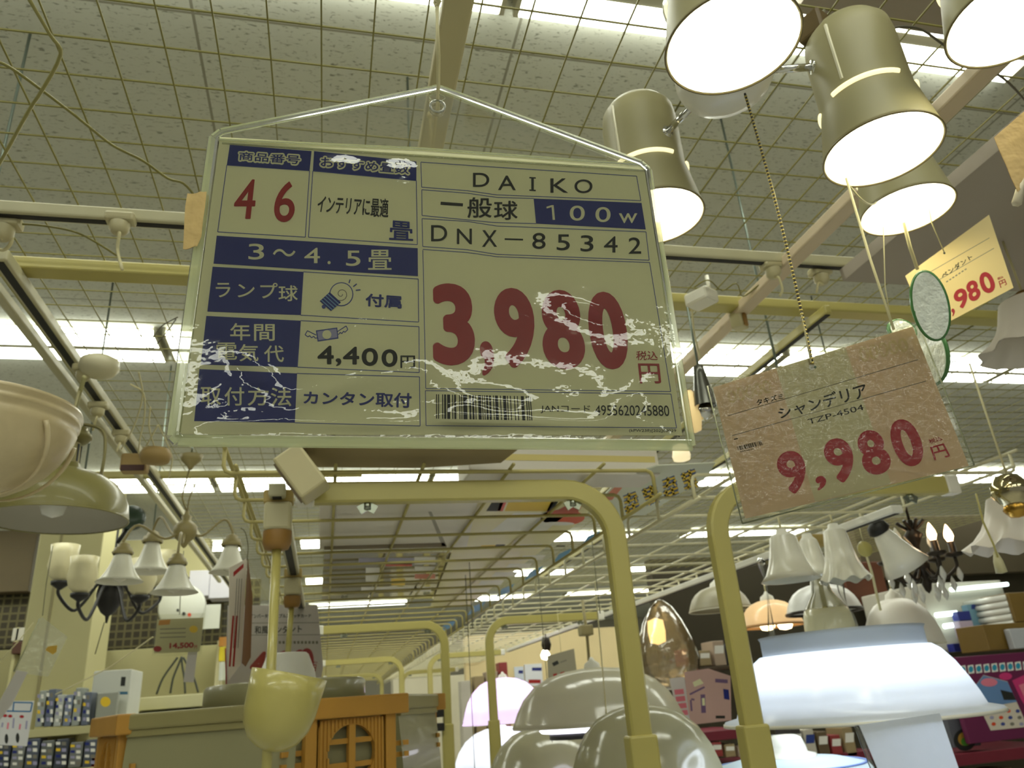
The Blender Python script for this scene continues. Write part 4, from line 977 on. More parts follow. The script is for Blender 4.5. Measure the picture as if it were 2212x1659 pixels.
# wooden lattice lamp
LC_, LS, LCF, LY, LZ = Vector((-.092, 1.90, 0)), .326, .208, -.354, EYE + .032
wl = root('lattice_pendant', 'square wooden lattice lamp with white shades and a round window panel', 'pendant lamp', Vector((LC_.x, LC_.y, LZ)), 'pendant lamps')
a_ = LS / 2 + LCF * .7071; h_ = LS / 2
loc = [(-h_, -a_), (h_, -a_), (a_, -h_), (a_, h_), (h_, a_), (-h_, a_), (-a_, h_), (-a_, -h_)]
oc = [LC_ + Vector((x * math.cos(LY) - y * math.sin(LY), x * math.sin(LY) + y * math.cos(LY), 0)) for x, y in loc]
SHADE = mat('lamp_acrylic', (150, 146, 108), .35, var=.02, coat=.3); RAILM = mat('lamp_rail', (150, 142, 94), .4); LH = .36
for i in range(8):
    A, B = oc[i], oc[(i + 1) % 8]; d = (B - A); L_ = d.length; d.normalize(); ang = math.atan2(d.y, d.x); n = Vector((d.y, -d.x, 0)); M_ = (A + B) / 2
    def at_(t, z, o=0.0): return A + d * (t * L_) + n * o + Vector((0, 0, LZ + z))
    if i % 2 == 0:
        mb = MB(); rows = 14; vs = []
        for j in range(rows + 1):
            z = -.03 - (LH - .03) * j / rows; o = -.002 - .0 * j + (.012 * math.sin(PI * min(1, j / rows)))
            vs += [at_(0, z, o), at_(1, z, o)]
        mb.add(vs, [(2 * j, 2 * j + 1, 2 * j + 3, 2 * j + 2) for j in range(rows)], SHADE, True); mb.build('shade_panel', wl)
        mb = MB(); mb.box(M_ + Vector((0, 0, LZ - .014)), (L_, .018, .028), RAILM, ang, bev=.004); mb.box(M_ + Vector((0, 0, LZ - .034)), (L_, .010, .012), RAILM, ang, bev=.002); mb.build('top_rail', wl)
        mb = MB(); mb.box(M_ + Vector((0, 0, LZ - LH)), (L_, .016, .02), RAILM, ang); mb.build('bottom_rail', wl)
    else:
        fr = MB(); fr.box(M_ + n * .006 + Vector((0, 0, LZ - .017)), (L_ + .022, .034, .036), WOOD, ang, bev=.003); fr.build('cap_rail', wl)
        for t in (.11, .89):
            st_ = MB(); st_.box(at_(t, -LH / 2 - .015, .002), (.022, .018, LH - .03), WOOD, ang, bev=.002); st_.build('post', wl)
        pnl = MB(); cz = -.095; rr = .048; seg = 32
        hw = L_ * .32; x0_, x1_ = -hw, hw; z0_, z1_ = -.036, -.17
        ring = []; outr = []
        for q in range(seg):
            t = 2 * PI * q / seg; cx_, sz_ = math.cos(t), math.sin(t)
            ring.append((rr * cx_, cz + rr * sz_)); s_ = min(hw / max(1e-6, abs(cx_)), ((z0_ - cz) if sz_ > 0 else (cz - z1_)) / max(1e-6, abs(sz_))); outr.append((s_ * cx_, cz + s_ * sz_))
        for o1, o2, flip in ((.008, .008, False), (-.004, -.004, True)):
            vs = [M_ + d * x + n * o1 + Vector((0, 0, LZ + z)) for x, z in ring] + [M_ + d * x + n * o1 + Vector((0, 0, LZ + z)) for x, z in outr]
            pnl.add(vs, [(q, (q + 1) % seg, seg + (q + 1) % seg, seg + q) for q in range(seg)], WOOD)
        vs = [M_ + d * x + n * o + Vector((0, 0, LZ + z)) for o in (.008, -.004) for x, z in ring]; pnl.add(vs, [(q, (q + 1) % seg, seg + (q + 1) % seg, seg + q) for q in range(seg)], WOOD)
        pnl.build('window_panel', wl)
        for x_ in [(-hw + .004 + q * (2 * hw - .008) / 17) for q in range(18)]:
            zt = math.sqrt(max(0, rr * rr - x_ * x_)) if abs(x_) < rr else 0
            for za, zb in (((-.038, cz + zt + .002), (cz - zt - .002, -.168)) if zt else ((-.038, -.168),)):
                rb = MB(); rb.box(M_ + d * x_ + n * .0095 + Vector((0, 0, LZ + (za + zb) / 2)), (.0035, .003, abs(za - zb)), WOOD, ang); rb.build('rib', wl)
        mb = MB(); mb.box(M_ + n * .004 + Vector((0, 0, LZ + cz)), (.013, .012, 2 * rr), WOOD, ang); mb.build('window_bar', wl)
        for zz in (cz + rr * .42, cz - rr * .42):
            mb = MB(); mb.box(M_ + Vector((0, 0, LZ + zz)), (2 * rr * .9, .008, .009), WOOD, ang); mb.build('window_bar', wl)
        for zz in (-.088, -.108):
            for s_ in (-1, 1):
                mb = MB(); mb.box(M_ + d * s_ * (L_ * .5 - .0) - n * .01 + Vector((0, 0, LZ + zz)), (.05, .008, .009), WOOD, ang); mb.build('side_slat', wl)
        mb = MB(); vs = [M_ + d * x - n * .014 + Vector((0, 0, LZ + z)) for x, z in ((-L_ * .48, -.03), (L_ * .48, -.03), (L_ * .48, -LH), (-L_ * .48, -LH))]; mb.add(vs, [(0, 1, 2, 3)], SHADE); mb.build('shade_panel', wl)
# its flat top disc, cap and sticker
tc_ = Vector((-.085, 1.95, LZ + .03)); 
mb = MB(); mb.lathe(tc_, [(.0005, -.03), (.17, -.03), (.178, -.026), (.178, .012), (.172, .018), (.06, .020), (.0005, .02)], SHADE, 56); mb.build('top_disc', wl)
mb = MB(); mb.lathe(tc_, [(.066, .02), (.060, .045), (.047, .078), (.042, .082), (.0005, .083)], WHITEP, 36); mb.build('rose_cap', wl)
def sticker(parent, px, py, w, h, pl, rows_, name='sticker'):
    p = Print(pl); p.fill([(px - w, py - h), (px + w, py - h), (px + w, py + h), (px - w, py + h)], mat('sticker_tan', (196, 186, 150), .5))
    p.fill([(px - w * .6, py - h * .85), (px + w * .6, py - h * .85), (px + w * .6, py - h * .45), (px - w * .6, py - h * .45)], mat('sticker_teal', (70, 130, 140), .5), .0002)
    for i in range(rows_): p.line((px - w * .8, py - h * .1 + i * h * .4), (px + w * .8, py - h * .1 + i * h * .4), h * .14, GREYINK, .0002)
    p.mb.build(name, parent)
sticker(wl, 628, 1486, 34, 10, Plane(AY(628, 1486, tc_.y - .183), Vector((.0, 1, 0))), 3)
# ------------------------------------------------------------------ dome and shade lamps at the right, below the decks
def opal_mat(key, rgb, em, ergb=None, rough=.25):
    return mat(key, rgb, rough, var=.02, coat=.5, emit=em, ergb=ergb)
SCENE_GLASS = clear_mat('tinted_acrylic', tint=(.93, .93, .86), amount=.45, milk=.52, rough=.06, milkrgb=(212, 208, 176))
def dome(label, px, py, rx, hpx, d, material, dz=None, cordtop=None, rimmat=None, base=None, group='dome pendants', sq=1.0, cat='pendant lamp', name='dome_pendant'):
    c = AD(px, py, d); k = d / F; r = root(name, label, cat, c, group)
    mb = MB(); pr = [(1.0, 0), (1.012, .02), (.985, .10), (.94, .28), (.86, .5), (.73, .71), (.55, .87), (.34, .96), (.14, .995), (.001, 1.0)]
    mb.lathe(c, [(a * rx * k, b * hpx * k) for a, b in pr] , material, 56); mb.build('shade', r)
    mb = MB(); mb.tube([c + Vector((rx * k * math.cos(t), rx * k * math.sin(t), 0)) for t in [2 * PI * q / 56 for q in range(56)]], .0022 if rimmat is None else .005, rimmat or FROST, 6, closed=True); mb.build('rim', r)
    t = c + Vector((0, 0, hpx * k))
    mb = MB(); mb.lathe(t, [(.026, -.004), (.022, .012), (.008, .022), (.004, .03), (.0005, .03)], base or WHITEP, 24); mb.build('top_cap', r)
    if cordtop:
        mb = MB(); mb.tube([t + Vector((0, 0, .02)), Vector((t.x, t.y, EYE + cordtop))], .0022, CORD, 6); mb.build('cord', r)
    return r, c, k
LIT = opal_mat('lit_opal', (236, 238, 240), 1.5, (236, 242, 255))
def lamp_tube(r, c, rad, z, strength, rgb, key):
    mb = MB(); mb.tube([c + Vector((rad * math.cos(t), rad * math.sin(t), z)) for t in [2 * PI * q / 36 for q in range(36)]], .012, glow_mat(key, rgb, strength), 8, closed=True); mb.build('ring_tube', r)
# the big lit white shade
c = AD(1852, 1546, 1.48); k = 1.48 / F
LITW = mat('lit_shade_acrylic', (226, 230, 236), .3, coat=.3, var=.01)
nt = LITW.node_tree; b_ = nt.nodes['Principled BSDF']; b_.inputs['Transmission Weight'].default_value = 0
def translucent(key, rgb, frac=.6, rough=.3):
    m = bpy.data.materials.new(key); m.use_nodes = True; N = m.node_tree.nodes; L = m.node_tree.links
    for n in list(N):
        if n.type != 'OUTPUT_MATERIAL': N.remove(n)
    o = [n for n in N if n.type == 'OUTPUT_MATERIAL'][0]
    t = N.new('ShaderNodeBsdfTranslucent'); d = N.new('ShaderNodeBsdfDiffuse'); g = N.new('ShaderNodeBsdfGlossy'); g.inputs['Roughness'].default_value = .15
    nz = N.new('ShaderNodeTexNoise'); nz.inputs['Scale'].default_value = 6; cr = N.new('ShaderNodeMix'); cr.data_type = 'RGBA'
    cr.inputs[6].default_value = tuple(v * .95 for v in lin(rgb)) + (1,); cr.inputs[7].default_value = lin(rgb) + (1,)
    L.new(nz.outputs['Fac'], cr.inputs[0]); L.new(cr.outputs[2], t.inputs[0]); L.new(cr.outputs[2], d.inputs[0])
    m1 = N.new('ShaderNodeMixShader'); m1.inputs[0].default_value = 1 - frac; L.new(t.outputs[0], m1.inputs[1]); L.new(d.outputs[0], m1.inputs[2])
    m2 = N.new('ShaderNodeMixShader'); m2.inputs[0].default_value = .05; L.new(m1.outputs[0], m2.inputs[1]); L.new(g.outputs[0], m2.inputs[2]); L.new(m2.outputs[0], o.inputs['Surface'])
    MATS[key] = m; return m
TRW = translucent('lit_white_acrylic', (232, 236, 242), .55)
wl2 = root('pendant_lamp', 'large lit bluish white shade with a flared rim beside the right frame post', 'pendant lamp', c, 'lit white pendants')
mb = MB(); prf = [(283, -4), (279, 4), (252, 10), (244, 34), (232, 62), (214, 96), (194, 122), (180, 132)]
mb.lathe(c, [(a * k, b * k) for a, b in prf], TRW, 72); mb.build('shade', wl2)
mb = MB(); mb.lathe(c, [(a * k, b * k) for a, b in [(166, 122), (172, 128), (172, 166), (176, 172), (168, 172), (1, 166)]], translucent('top_collar_acrylic', (190, 198, 206), .3), 64); mb.build('top_collar', wl2)
mb = MB(); mb.lathe(c, [(276 * k, -3 * k), (284 * k, -6 * k), (283 * k, 0), (274 * k, 2 * k)], WHITEP, 72); mb.build('rim', wl2)
for zz, rr in ((56, 172), (84, 128)):
    mb = MB(); mb.tube([c + Vector((rr * k * math.cos(t), rr * k * math.sin(t), zz * k)) for t in [2 * PI * q / 48 for q in range(48)]], .013, glow_mat('white_ring_tube', (228, 240, 255), 9), 8, closed=True); mb.build('ring_tube', wl2)
mb = MB(); mb.lathe(c, [(a * k, b * k) for a, b in [(1, 118), (150, 118), (150, 124), (1, 124)]], WHITEP, 48); mb.build('reflector_plate', wl2)
# clear plastic sheet hanging below it
PS = Plane(AD(1985, 1610, 1.22), Vector((.1, 1, 0)))
r = root('plastic_sheet', 'bright translucent plastic sheet hanging below the big lit white shade', 'plastic sheet', PS.P((1985, 1610)))
mb = MB(); mb.sheet([PS.P(q) for q in [(1856, 1566), (2030, 1540), (2085, 1700), (1912, 1700)]], PS.n, .0006, translucent('bag_film', (236, 240, 246), .6), 0); mb.build('sheet', r)
mb = MB(); mb.tube(smooth([PS.P(q) for q in [(1850, 1568), (1866, 1610), (1886, 1662), (1902, 1700)]]), .004, GLASS, 8); mb.build('folded_edge', r)
# flat lit ceiling lamp under it with a white cap
c = AD(1705, 1655, 1.62); k = 1.62 / F
r = root('ceiling_lamp', 'round bluish white lamp with white cap and thin blue rim, under the lit shade', 'ceiling lamp', c, 'lit white pendants')
mb = MB(); mb.lathe(c, [(a * k, b * k) for a, b in [(170, -60), (176, -20), (160, 2), (110, 14), (60, 18), (1, 18)]], translucent('disc_acrylic', (208, 222, 226), .5), 56); mb.build('shade', r)
mb = MB(); mb.lathe(c, [(a * k, b * k) for a, b in [(62, 18), (60, 24), (44, 28), (42, 40), (36, 56), (24, 62), (1, 63)]], WHITE, 32); mb.build('cap', r)
mb = MB(); mb.tube([c + Vector((158 * k * math.cos(t), 158 * k * math.sin(t), 4 * k)) for t in [2 * PI * q / 56 for q in range(56)]], .0022, mat('blue_rim', (110, 136, 196), .3), 6, closed=True); mb.build('rim', r)
lamp_tube(r, c, .09, -.03, 4, (226, 240, 255), 'white_ring_tube_low')
# cream acrylic domes
ACR = mat('acrylic_dome', (204, 200, 170), .18, var=.02, coat=.7, emit=0)
ACR = translucent('acrylic_dome_shell', (184, 180, 152), .35)
def gloss(m):
    for n in m.node_tree.nodes:
        if n.type == 'MIX_SHADER' and n.inputs[0].default_value < .06: n.inputs[0].default_value = .12
    return m
gloss(ACR)
r, c, k = dome('wide cream acrylic dome lamp behind the left frame post, lit from below at its rim', 1292, 1562, 184, 112, 2.2, ACR, group='acrylic domes')
lamp_tube(r, c, .16, -.005, 5, (240, 238, 255), 'rim_tube')
mb = MB(); mb.lathe(c + Vector((-.06, 0, 0)), [(1e-3, -.012), (.085, -.012), (.085, -.034), (1e-3, -.034)], BLACK, 40); mb.build('ballast', r)
r, c, k = dome('big cream acrylic dome lamp with tiny reflections at the bottom, between the two frame posts', 1402, 1715, 172, 178, 1.62, ACR, group='acrylic domes')
r, c, k = dome('cream acrylic dome lamp at the bottom, right of the second frame', 1190, 1700, 140, 122, 2.55, ACR, group='acrylic domes')
r, c, k = dome('lilac lit dome lamp left of the second right frame', 1092, 1562, 92, 92, 4.1, translucent('lilac_acrylic', (226, 206, 240), .55), group='lit white pendants')
lamp_tube(r, c, .13, .05, 22, (250, 244, 255), 'lilac_tube')
r, c, k = dome('lit white dome lamp at the bottom, below the lilac dome', 1090, 1668, 112, 90, 4.2, TRW, group='lit white pendants')
lamp_tube(r, c, .16, .05, 22, (240, 246, 255), 'white_tube_far')
for (y, h, nm) in ((1536, 18, 'upper'), (1568, 14, 'lower')):
    c = AY(978, y, 3.36); r = root('dark_lamp_case', '%s dark lamp case fixed to the second left post behind the wood lamp' % nm, 'lamp case', c)
    mb = MB(); mb.box(Vector((.445, 3.36, c.z)), (.055, .05, h * .0021), BLACK, bev=.004); mb.build('body', r)

# ------------------------------------------------------------------ shades and lamps hanging at the right
SCAL = mat('scalloped_glass', (216, 208, 196), .4, var=.02)
BELL_FULL = [(.44, 0), (.5, -.2), (.56, -.4), (.65, -.62), (.8, -.84), (1.0, -1.0)]
def bell_lamp(label, px, py, h, w, d, capmat=BRASS, wave=0, amp=0, ripple=0, material=SCAL, cord_h=.62, group='bell shade lamps', tilt=None, bulb=True, cap=1.0):
    t = AD(px, py, d); k = d / F; r = root('bell_lamp', label, 'shade lamp', t, group)
    bell_shade(r, t, h * k, w * k, material, wave, amp, ripple=ripple * k, P_=BELL_FULL)
    mb = MB(); mb.lathe(t, [(.42 * w * k, -.003), (.43 * w * k, .0), (.34 * w * k, .005 * cap), (.012 * cap, .008 * cap), (.01 * cap, .016 * cap), (.0005, .017 * cap)], capmat, 20); mb.build('cap', r)
    if cord_h:
        mb = MB(); mb.tube([t + Vector((0, 0, .02)), Vector((t.x, t.y, EYE + cord_h))], .002, CORD, 6); mb.build('cord', r)
    if bulb:
        mb = MB(); mb.lathe(t - Vector((0, 0, h * k * .6)), [(.0005, -.03), (.016, -.022), (.02, -.004), (.012, .014), (.009, .03)], OPAL, 16); mb.build('bulb', r)
    return r
r = bell_lamp('large ruffled white shade with brass ball at the right edge, pull cord in front', 2190, 1072, 104, 122, 1.4, BRASS, 11, .05, 6, cord_h=.55)
c = AD(2182, 1060, 1.28)
mb = MB(); mb.lathe(c, [(.0005, -.03), (.018, -.025), (.029, -.006), (.028, .01), (.018, .025), (.0005, .03)], mat('polished_ball', (196, 186, 150), .06, metal=1.0), 32); mb.build('ball', r)
mb = MB(); mb.lathe(c - Vector((0, 0, .032)), [(.016, .01), (.02, .0), (.012, -.012), (.0005, -.014)], BRASS, 20); mb.build('brass_cup', r)
mb = MB(); mb.tube([AD(2108, 1066, 1.27), AD(2124, 1128, 1.27), AD(2146, 1176, 1.27), AD(2156, 1206, 1.27)], .0016, IVORY, 6); mb.build('pull_cord', r)
mb = MB(); mb.lathe(AD(2158, 1218, 1.27), [(.0005, -.016), (.009, -.014), (.0075, .004), (.003, .02), (.0005, .02)], mat('cream_pull', (196, 190, 150), .4), 16); mb.build('pull_knob', r)
r = bell_lamp('pale ruffled shade at the right edge under the yellowish price card', 2215, 650, 110, 118, 1.25, BRASS, 10, .05, 4, cord_h=.66)
r = bell_lamp('white bell shade at the right edge beside the yellowish price card', 2205, 500, 70, 55, 1.5, mat('bronze_ball', (96, 62, 30), .1, metal=.8), 9, .04, 2, cord_h=.66, cap=2.2)
r = bell_lamp('white flared bell shade hanging left under the 9,980 card', 1690, 1160, 92, 62, 1.6, WHITEP, 0, 0, cord_h=.32, material=OPAL)
r = bell_lamp('ruffled white shade hanging just right of the flared bell', 1802, 1148, 104, 52, 1.62, WHITEP, 9, .05, 4, cord_h=.32, material=OPAL)
r = bell_lamp('small white bell shade between the flared and ruffled ones', 1745, 1168, 76, 42, 1.75, WHITEP, 0, 0, cord_h=.32, material=OPAL, bulb=False)
# bracket lamp with black cap
t = AD(1900, 1146, 2.0); k = 2.0 / F; r = root('bracket_lamp', 'white tilted bell shade with black cap next to the dark chandelier', 'shade lamp', t, 'bell shade lamps')
Rt = Matrix.Rotation(-.5, 3, 'Y')
mb = MB(); pr = [(a * 52 * k, b * 92 * k) for a, b in [(.3, 0), (.4, -.15), (.52, -.4), (.7, -.7), (.95, -1)]]; mb.lathe(t, pr + [(a - .0015, b) for a, b in pr[::-1]], OPAL, 36, Rt); mb.build('shade', r)
mb = MB(); mb.lathe(t, [(18 * k, -6 * k), (24 * k, 0), (20 * k, 14 * k), (8 * k, 22 * k), (.0005, 23 * k)], BLACK, 24, Rt); mb.build('cap', r)
mb = MB(); mb.tube(smooth([t + Rt @ Vector((0, 0, 22 * k)), AD(1882, 1124, 2.0), AD(1868, 1110, 2.0)]), .004, BLACK, 8); mb.build('arm', r)
# dark crystal chandelier with lit bulbs
c = AD(1985, 1200, 2.2); k = 2.2 / F
r = root('chandelier', 'dark chandelier with crystal drops and lit candle bulbs at the right', 'chandelier', c, 'chandeliers')
mb = MB(); mb.lathe(c, [(a * k, b * k) for a, b in [(.5, -80), (6, -74), (10, -60), (5, -50), (14, -34), (16, -20), (7, -8), (6, 20), (14, 34), (20, 44), (10, 56), (7, 76), (.5, 78)]], DARKM, 24); mb.build('hub', r)
mb = MB(); mb.tube([c + Vector((0, 0, 76 * k)), Vector((c.x, c.y, EYE + .715))], .004, DARKM, 6); mb.build('stem', r)
for i in range(6):
    a = i * PI / 3 + .35; u = Vector((math.cos(a), math.sin(a), 0)); R_ = 66 * k
    mb = MB(); mb.tube(smooth([c + u * .01 - Vector((0, 0, 26 * k)), c + u * R_ * .5 - Vector((0, 0, 52 * k)), c + u * R_ * .95 - Vector((0, 0, 34 * k)), c + u * R_ - Vector((0, 0, 10 * k))], 5), .005, DARKM, 8); mb.build('arm', r)
    e = c + u * R_ - Vector((0, 0, 10 * k))
    mb = MB(); mb.lathe(e, [(.0005, -.006), (.022, 0), (.026, .008), (.01, .01), (.009, .04), (.0005, .041)], DARKM, 16); mb.build('candle_cup', r)
    mb = MB(); mb.lathe(e + Vector((0, 0, .04)), [(.007, 0), (.0125, .014), (.011, .026), (.004, .044), (.0005, .05)], glow_mat('candle_bulb', (255, 206, 150), 14) if i in (1, 4, 5) else OPAL, 14); mb.build('bulb', r)
    for q, dz in ((1.0, -.03), (.75, -.055), (.45, -.075)):
        s_ = c + u * R_ * q + Vector((0, 0, dz - 16 * k))
        mb = MB(); mb.lathe(s_, [(.0005, -.034), (.007, -.022), (.0085, -.014), (.004, .002), (.0005, .01)], mat('crystal_drop', (206, 206, 200), .05, var=.3, scale=30, coat=1.0), 8, smooth=False); mb.build('crystal', r)
for i in range(7):
    a = i * .9; u = Vector((math.cos(a), math.sin(a), 0)); q = c + u * 16 * k + Vector((0, 0, 62 * k))
    mb = MB(); mb.tube(smooth([c + Vector((0, 0, 50 * k)), q, q + u * 12 * k + Vector((0, 0, 12 * k))]), .0055, DARKM, 6); mb.build('leaf', r)
# domes and shades farther back
CREAMG = mat('cream_glass_far', (206, 200, 184), .35, var=.02)
dome('white dome lamp with a cord, right of the crystal chandelier strings', 1956, 1395, 80, 100, 2.4, mat('pale_dome', (232, 228, 218), .4), cordtop=.3)
dome('white dome lamp with a dark rim line above the lit white shade', 1780, 1322, 78, 58, 2.5, mat('silver_white_dome', (232, 232, 230), .3), rimmat=DARKM, cordtop=.33)
dome('grey dome lamp half behind the right frame post', 1556, 1318, 66, 50, 2.9, mat('grey_dome', (166, 160, 136), .4), cordtop=.33)
r, c, k = dome('warm lit wide shade with two bulbs, left of the dark-rimmed dome', 1668, 1352, 66, 54, 2.7, translucent('warm_shade', (246, 226, 194), .5), cordtop=.33, rimmat=mat('warm_rim', (196, 150, 96), .4))
for s_ in (-22, 20):
    mb = MB(); mb.lathe(c + Vector((s_ * k, -.03, -.002)), [(.0005, -.016), (.02, -.012), (.026, 0), (.02, .012), (.0005, .016)], glow_mat('warm_bulb', (255, 222, 170), 9), 20); mb.build('bulb', r)
# tall cone-topped pendant
c = AD(1796, 1372, 1.75); k = 1.75 / F
r = root('cone_pendant', 'cream pendant lamp with tall clear cone above its shade, over the lit white shade', 'pendant lamp', c, 'pendant lamps')
mb = MB(); mb.lathe(c, [(56 * k, -30 * k), (54 * k, 0), (50 * k, 40 * k), (46 * k, 54 * k), (1e-3, 56 * k)], mat('cream_glaze', (206, 200, 162), .25, var=.08, coat=.4), 40); mb.build('shade', r)
mb = MB(); mb.lathe(c, [(44 * k, 56 * k), (22 * k, 90 * k), (15 * k, 130 * k), (13 * k, 190 * k), (.0005, 192 * k)], clear_mat('cone_plastic', amount=.4, milk=.4, rough=.1, milkrgb=(206, 204, 180)), 32); mb.build('cone', r)
mb = MB(); mb.tube([c + Vector((0, 0, 56 * k)), c + Vector((0, 0, 200 * k))], .006, IVORY, 8); mb.build('stem', r)
mb = MB(); q = AD(1756, 1182, 1.75); mb.box(c + Vector((0, 0, 202 * k)), (.058, .04, .03), mat('plug_tan', (168, 146, 84), .5), bev=.004); mb.build('plug_box', r)
# clear bags and strings
for pts, nm in (([(1636, 1150), (1643, 1215), (1655, 1260), (1662, 1320), (1668, 1380)], 'left of the dark-rimmed dome'), ([(1800, 1170), (1816, 1270), (1826, 1300), (1842, 1330), (1850, 1368)], 'right of the dark-rimmed dome')):
    mb = MB(); q_ = [AD(x, y, 2.1) for x, y in pts]; q_[0].z = EYE + .30; mb.tube(smooth(q_), [.006 + .004 * math.sin(i * .5) for i in range(17)], GLASS, 8)
    tag(mb.build('plastic_bag'), 'twisted clear plastic bag hanging ' + nm, 'plastic bag')
c = AD(1438, 1392, 2.95); k = 2.95 / F; r = root('globe_lamp', 'large clear globe lamp in plastic with warm reflections, between the frame posts', 'globe lamp', c)
mb = MB(); mb.lathe(c, [(a * k, b * k) for a, b in [(1, -92), (40, -86), (62, -62), (68, -30), (60, 10), (44, 46), (26, 76), (8, 92), (1, 94)]], clear_mat('globe_plastic', amount=.8, milk=.4, rough=.08, milkrgb=(170, 152, 116), bump=.6, bscale=18), 40); mb.build('globe', r)
mb = MB(); mb.lathe(c + Vector((-.03, 0, .05)), [(.0005, -.05), (.03, -.04), (.034, 0), (.03, .04), (.0005, .05)], glow_mat('globe_bulb', (255, 214, 130), 3), 20); mb.build('bulb', r)
mb = MB(); mb.tube([c + Vector((0, 0, 92 * k)), Vector((c.x, c.y, EYE + .33))], .003, CORD, 6); mb.build('cord', r)
c = AD(1868, 1186, 1.9); r = root('pull_switch', 'round cream pull switch with long cord in front of the brown cabinet', 'pull switch', c)
mb = MB(); mb.lathe(c, [(.0005, -.006), (.018, -.005), (.02, 0), (.018, .005), (.0005, .006)], IVORY, 24, Matrix.Rotation(PI / 2, 3, 'X')); mb.build('disc', r)
mb = MB(); mb.tube(smooth([c - Vector((0, 0, .018)), AD(1884, 1240, 1.9), AD(1892, 1276, 1.9), AD(1902, 1318, 1.9)]), .003, CORD, 6); mb.build('cord', r)
mb = MB(); mb.tube([c + Vector((0, 0, .018)), Vector((c.x, c.y, EYE + .357))], .0012, CORD, 5); mb.build('string', r)
# track head beside the big sign: grey cone, chrome and warm round shade
c = AD(1494, 888, 1.4); k = 1.4 / F; r = root('swivel_lamp', 'warm lit round shade with chrome ball peeping out right of the big sign', 'spot lamp', c)
mb = MB(); mb.lathe(c, [(.0005, -50 * k), (14 * k, -44 * k), (20 * k, -10 * k), (18 * k, 24 * k), (8 * k, 46 * k), (.0005, 48 * k)], mat('warm_shade_small', (248, 220, 160), .3, emit=.5, ergb=(255, 220, 150)), 28); mb.build('shade', r)
q = AD(1520, 888, 1.4); mb = MB(); mb.lathe(q, [(.0005, -.02), (.014, -.014), (.02, 0), (.014, .014), (.0005, .02)], CHROME, 24); mb.build('joint', r)
q = AD(1518, 845, 1.4); mb = MB(); mb.lathe(q, [(.021, -.03), (.018, -.005), (.011, .035), (.009, .05), (.0005, .05)], mat('grey_metal', (92, 92, 84), .25, metal=.6), 24); mb.build('cone', r)
mb = MB(); mb.tube([q + Vector((0, 0, .05)), Vector((q.x, q.y, HB - .02))], .0022, ROD, 6); mb.build('rod', r)
c = AD(1472, 985, 1.5); r = root('spot_lamp', 'lit round shade peeping out below the lower right corner of the big sign', 'spot lamp', c)
mb = MB(); mb.lathe(c, [(.0005, -.01), (.016, -.008), (.018, 0), (.014, .02), (.0005, .026)], mat('warm_shade_pale', (250, 236, 200), .3, emit=.9, ergb=(255, 236, 190)), 24); mb.build('shade', r)

# ------------------------------------------------------------------ shelving and goods behind, right side
def pxbox(name, label, cat, x0_, y0_, x1_, y1_, y, depth, material, group=None, bev=.004, face=None, parent=None):
    """upright box standing behind the front face seen at these measurements, y metres down the aisle"""
    xm, ym = (x0_ + x1_) / 2, (y0_ + y1_) / 2; xa, xb = AY(x0_, ym, y).x, AY(x1_, ym, y).x; za, zb = AY(xm, y1_, y).z, AY(xm, y0_, y).z
    c = Vector(((xa + xb) / 2, y + depth / 2, (za + zb) / 2)); sz = (xb - xa, depth, zb - za)
    if face is None:
        mb = MB(); mb.box(c, sz, material, bev=bev)
        if parent is not None: return mb.build(name, parent)
        return tag(mb.build(name), label, cat, group)
    r = root(name, label, cat, Vector((c.x, c.y, za)), group)
    mb = MB(); mb.box(c, sz, material, bev=bev); mb.build('body', r)
    pl = Plane(Vector((c.x, y, c.z)), Vector((0, -1, 0))); p = Print(pl); p.z = .0006; face(p); p.mb.build('printing', r)
    return r
SHELFW = mat('shelf_white', (196, 192, 176), .5, var=.03); SHELFB = mat('shelf_brown', (70, 56, 36), .7, var=.1); MAROON = mat('shelf_maroon', (110, 30, 46), .5, var=.06)
PURP = mat('board_purple', (96, 22, 66), .6, var=.05); OCHRE = mat('ochre_wood', (112, 88, 34), .6, var=.15)
DARKW = mat('dark_backdrop', (58, 52, 34), .8, var=.15, scale=4)
rw = pxbox('display_wall', 'dark brown display wall behind the lamps at the right', 'display wall', 1440, 1185, 2560, 1760, 4.6, .1, DARKW, bev=.01)
pxbox('cabinet', 'reddish brown cabinet panel behind the pull switch', 'cabinet', 1828, 1214, 1915, 1316, 4.45, .045, mat('red_brown', (96, 52, 30), .5, var=.1))
pxbox('upper_panel', 'dark sloping fascia panel above the right display wall', 'fascia panel', 1850, 1110, 2560, 1235, 4.5, .08, mat('fascia_brown', (92, 82, 60), .7, var=.12))
def tubes_face(p):
    for (x0_, x1_, y0_, y1_) in ((2052, 2178, 1268, 1277),): p.fill([(x0_, y0_ + 4), (x1_, y0_ - 6), (x1_, y1_ - 4), (x0_, y1_ + 4)], glow_mat('tube_far', (222, 244, 240), 3))
rk = pxbox('tube_shelf', 'white shelf unit full of tube lamps at the right', 'shelf unit', 2005, 1256, 2185, 1402, 3.9, .545, SHELFW, bev=.006)
def glow_tube(label, x0_, y0_, x1_, y1_, y, r_, st):
    mb = MB(); mb.tube([AY(x0_, y0_, y), AY(x1_, y1_, y)], r_, glow_mat('tube_far', (226, 246, 240), st), 10)
    return tag(mb.build('tube_lamp'), label, 'tube lamp', 'tube lamps at the right')
glow_tube('long lit tube lamp on top of the white shelf unit', 2054, 1274, 2176, 1262, 3.85, .012, 4)
glow_tube('upper short lit tube beside the blue cards', 2022, 1329, 2066, 1324, 3.85, .014, 3)
glow_tube('lower short lit tube beside the blue cards', 2040, 1353, 2074, 1348, 3.85, .014, 3)
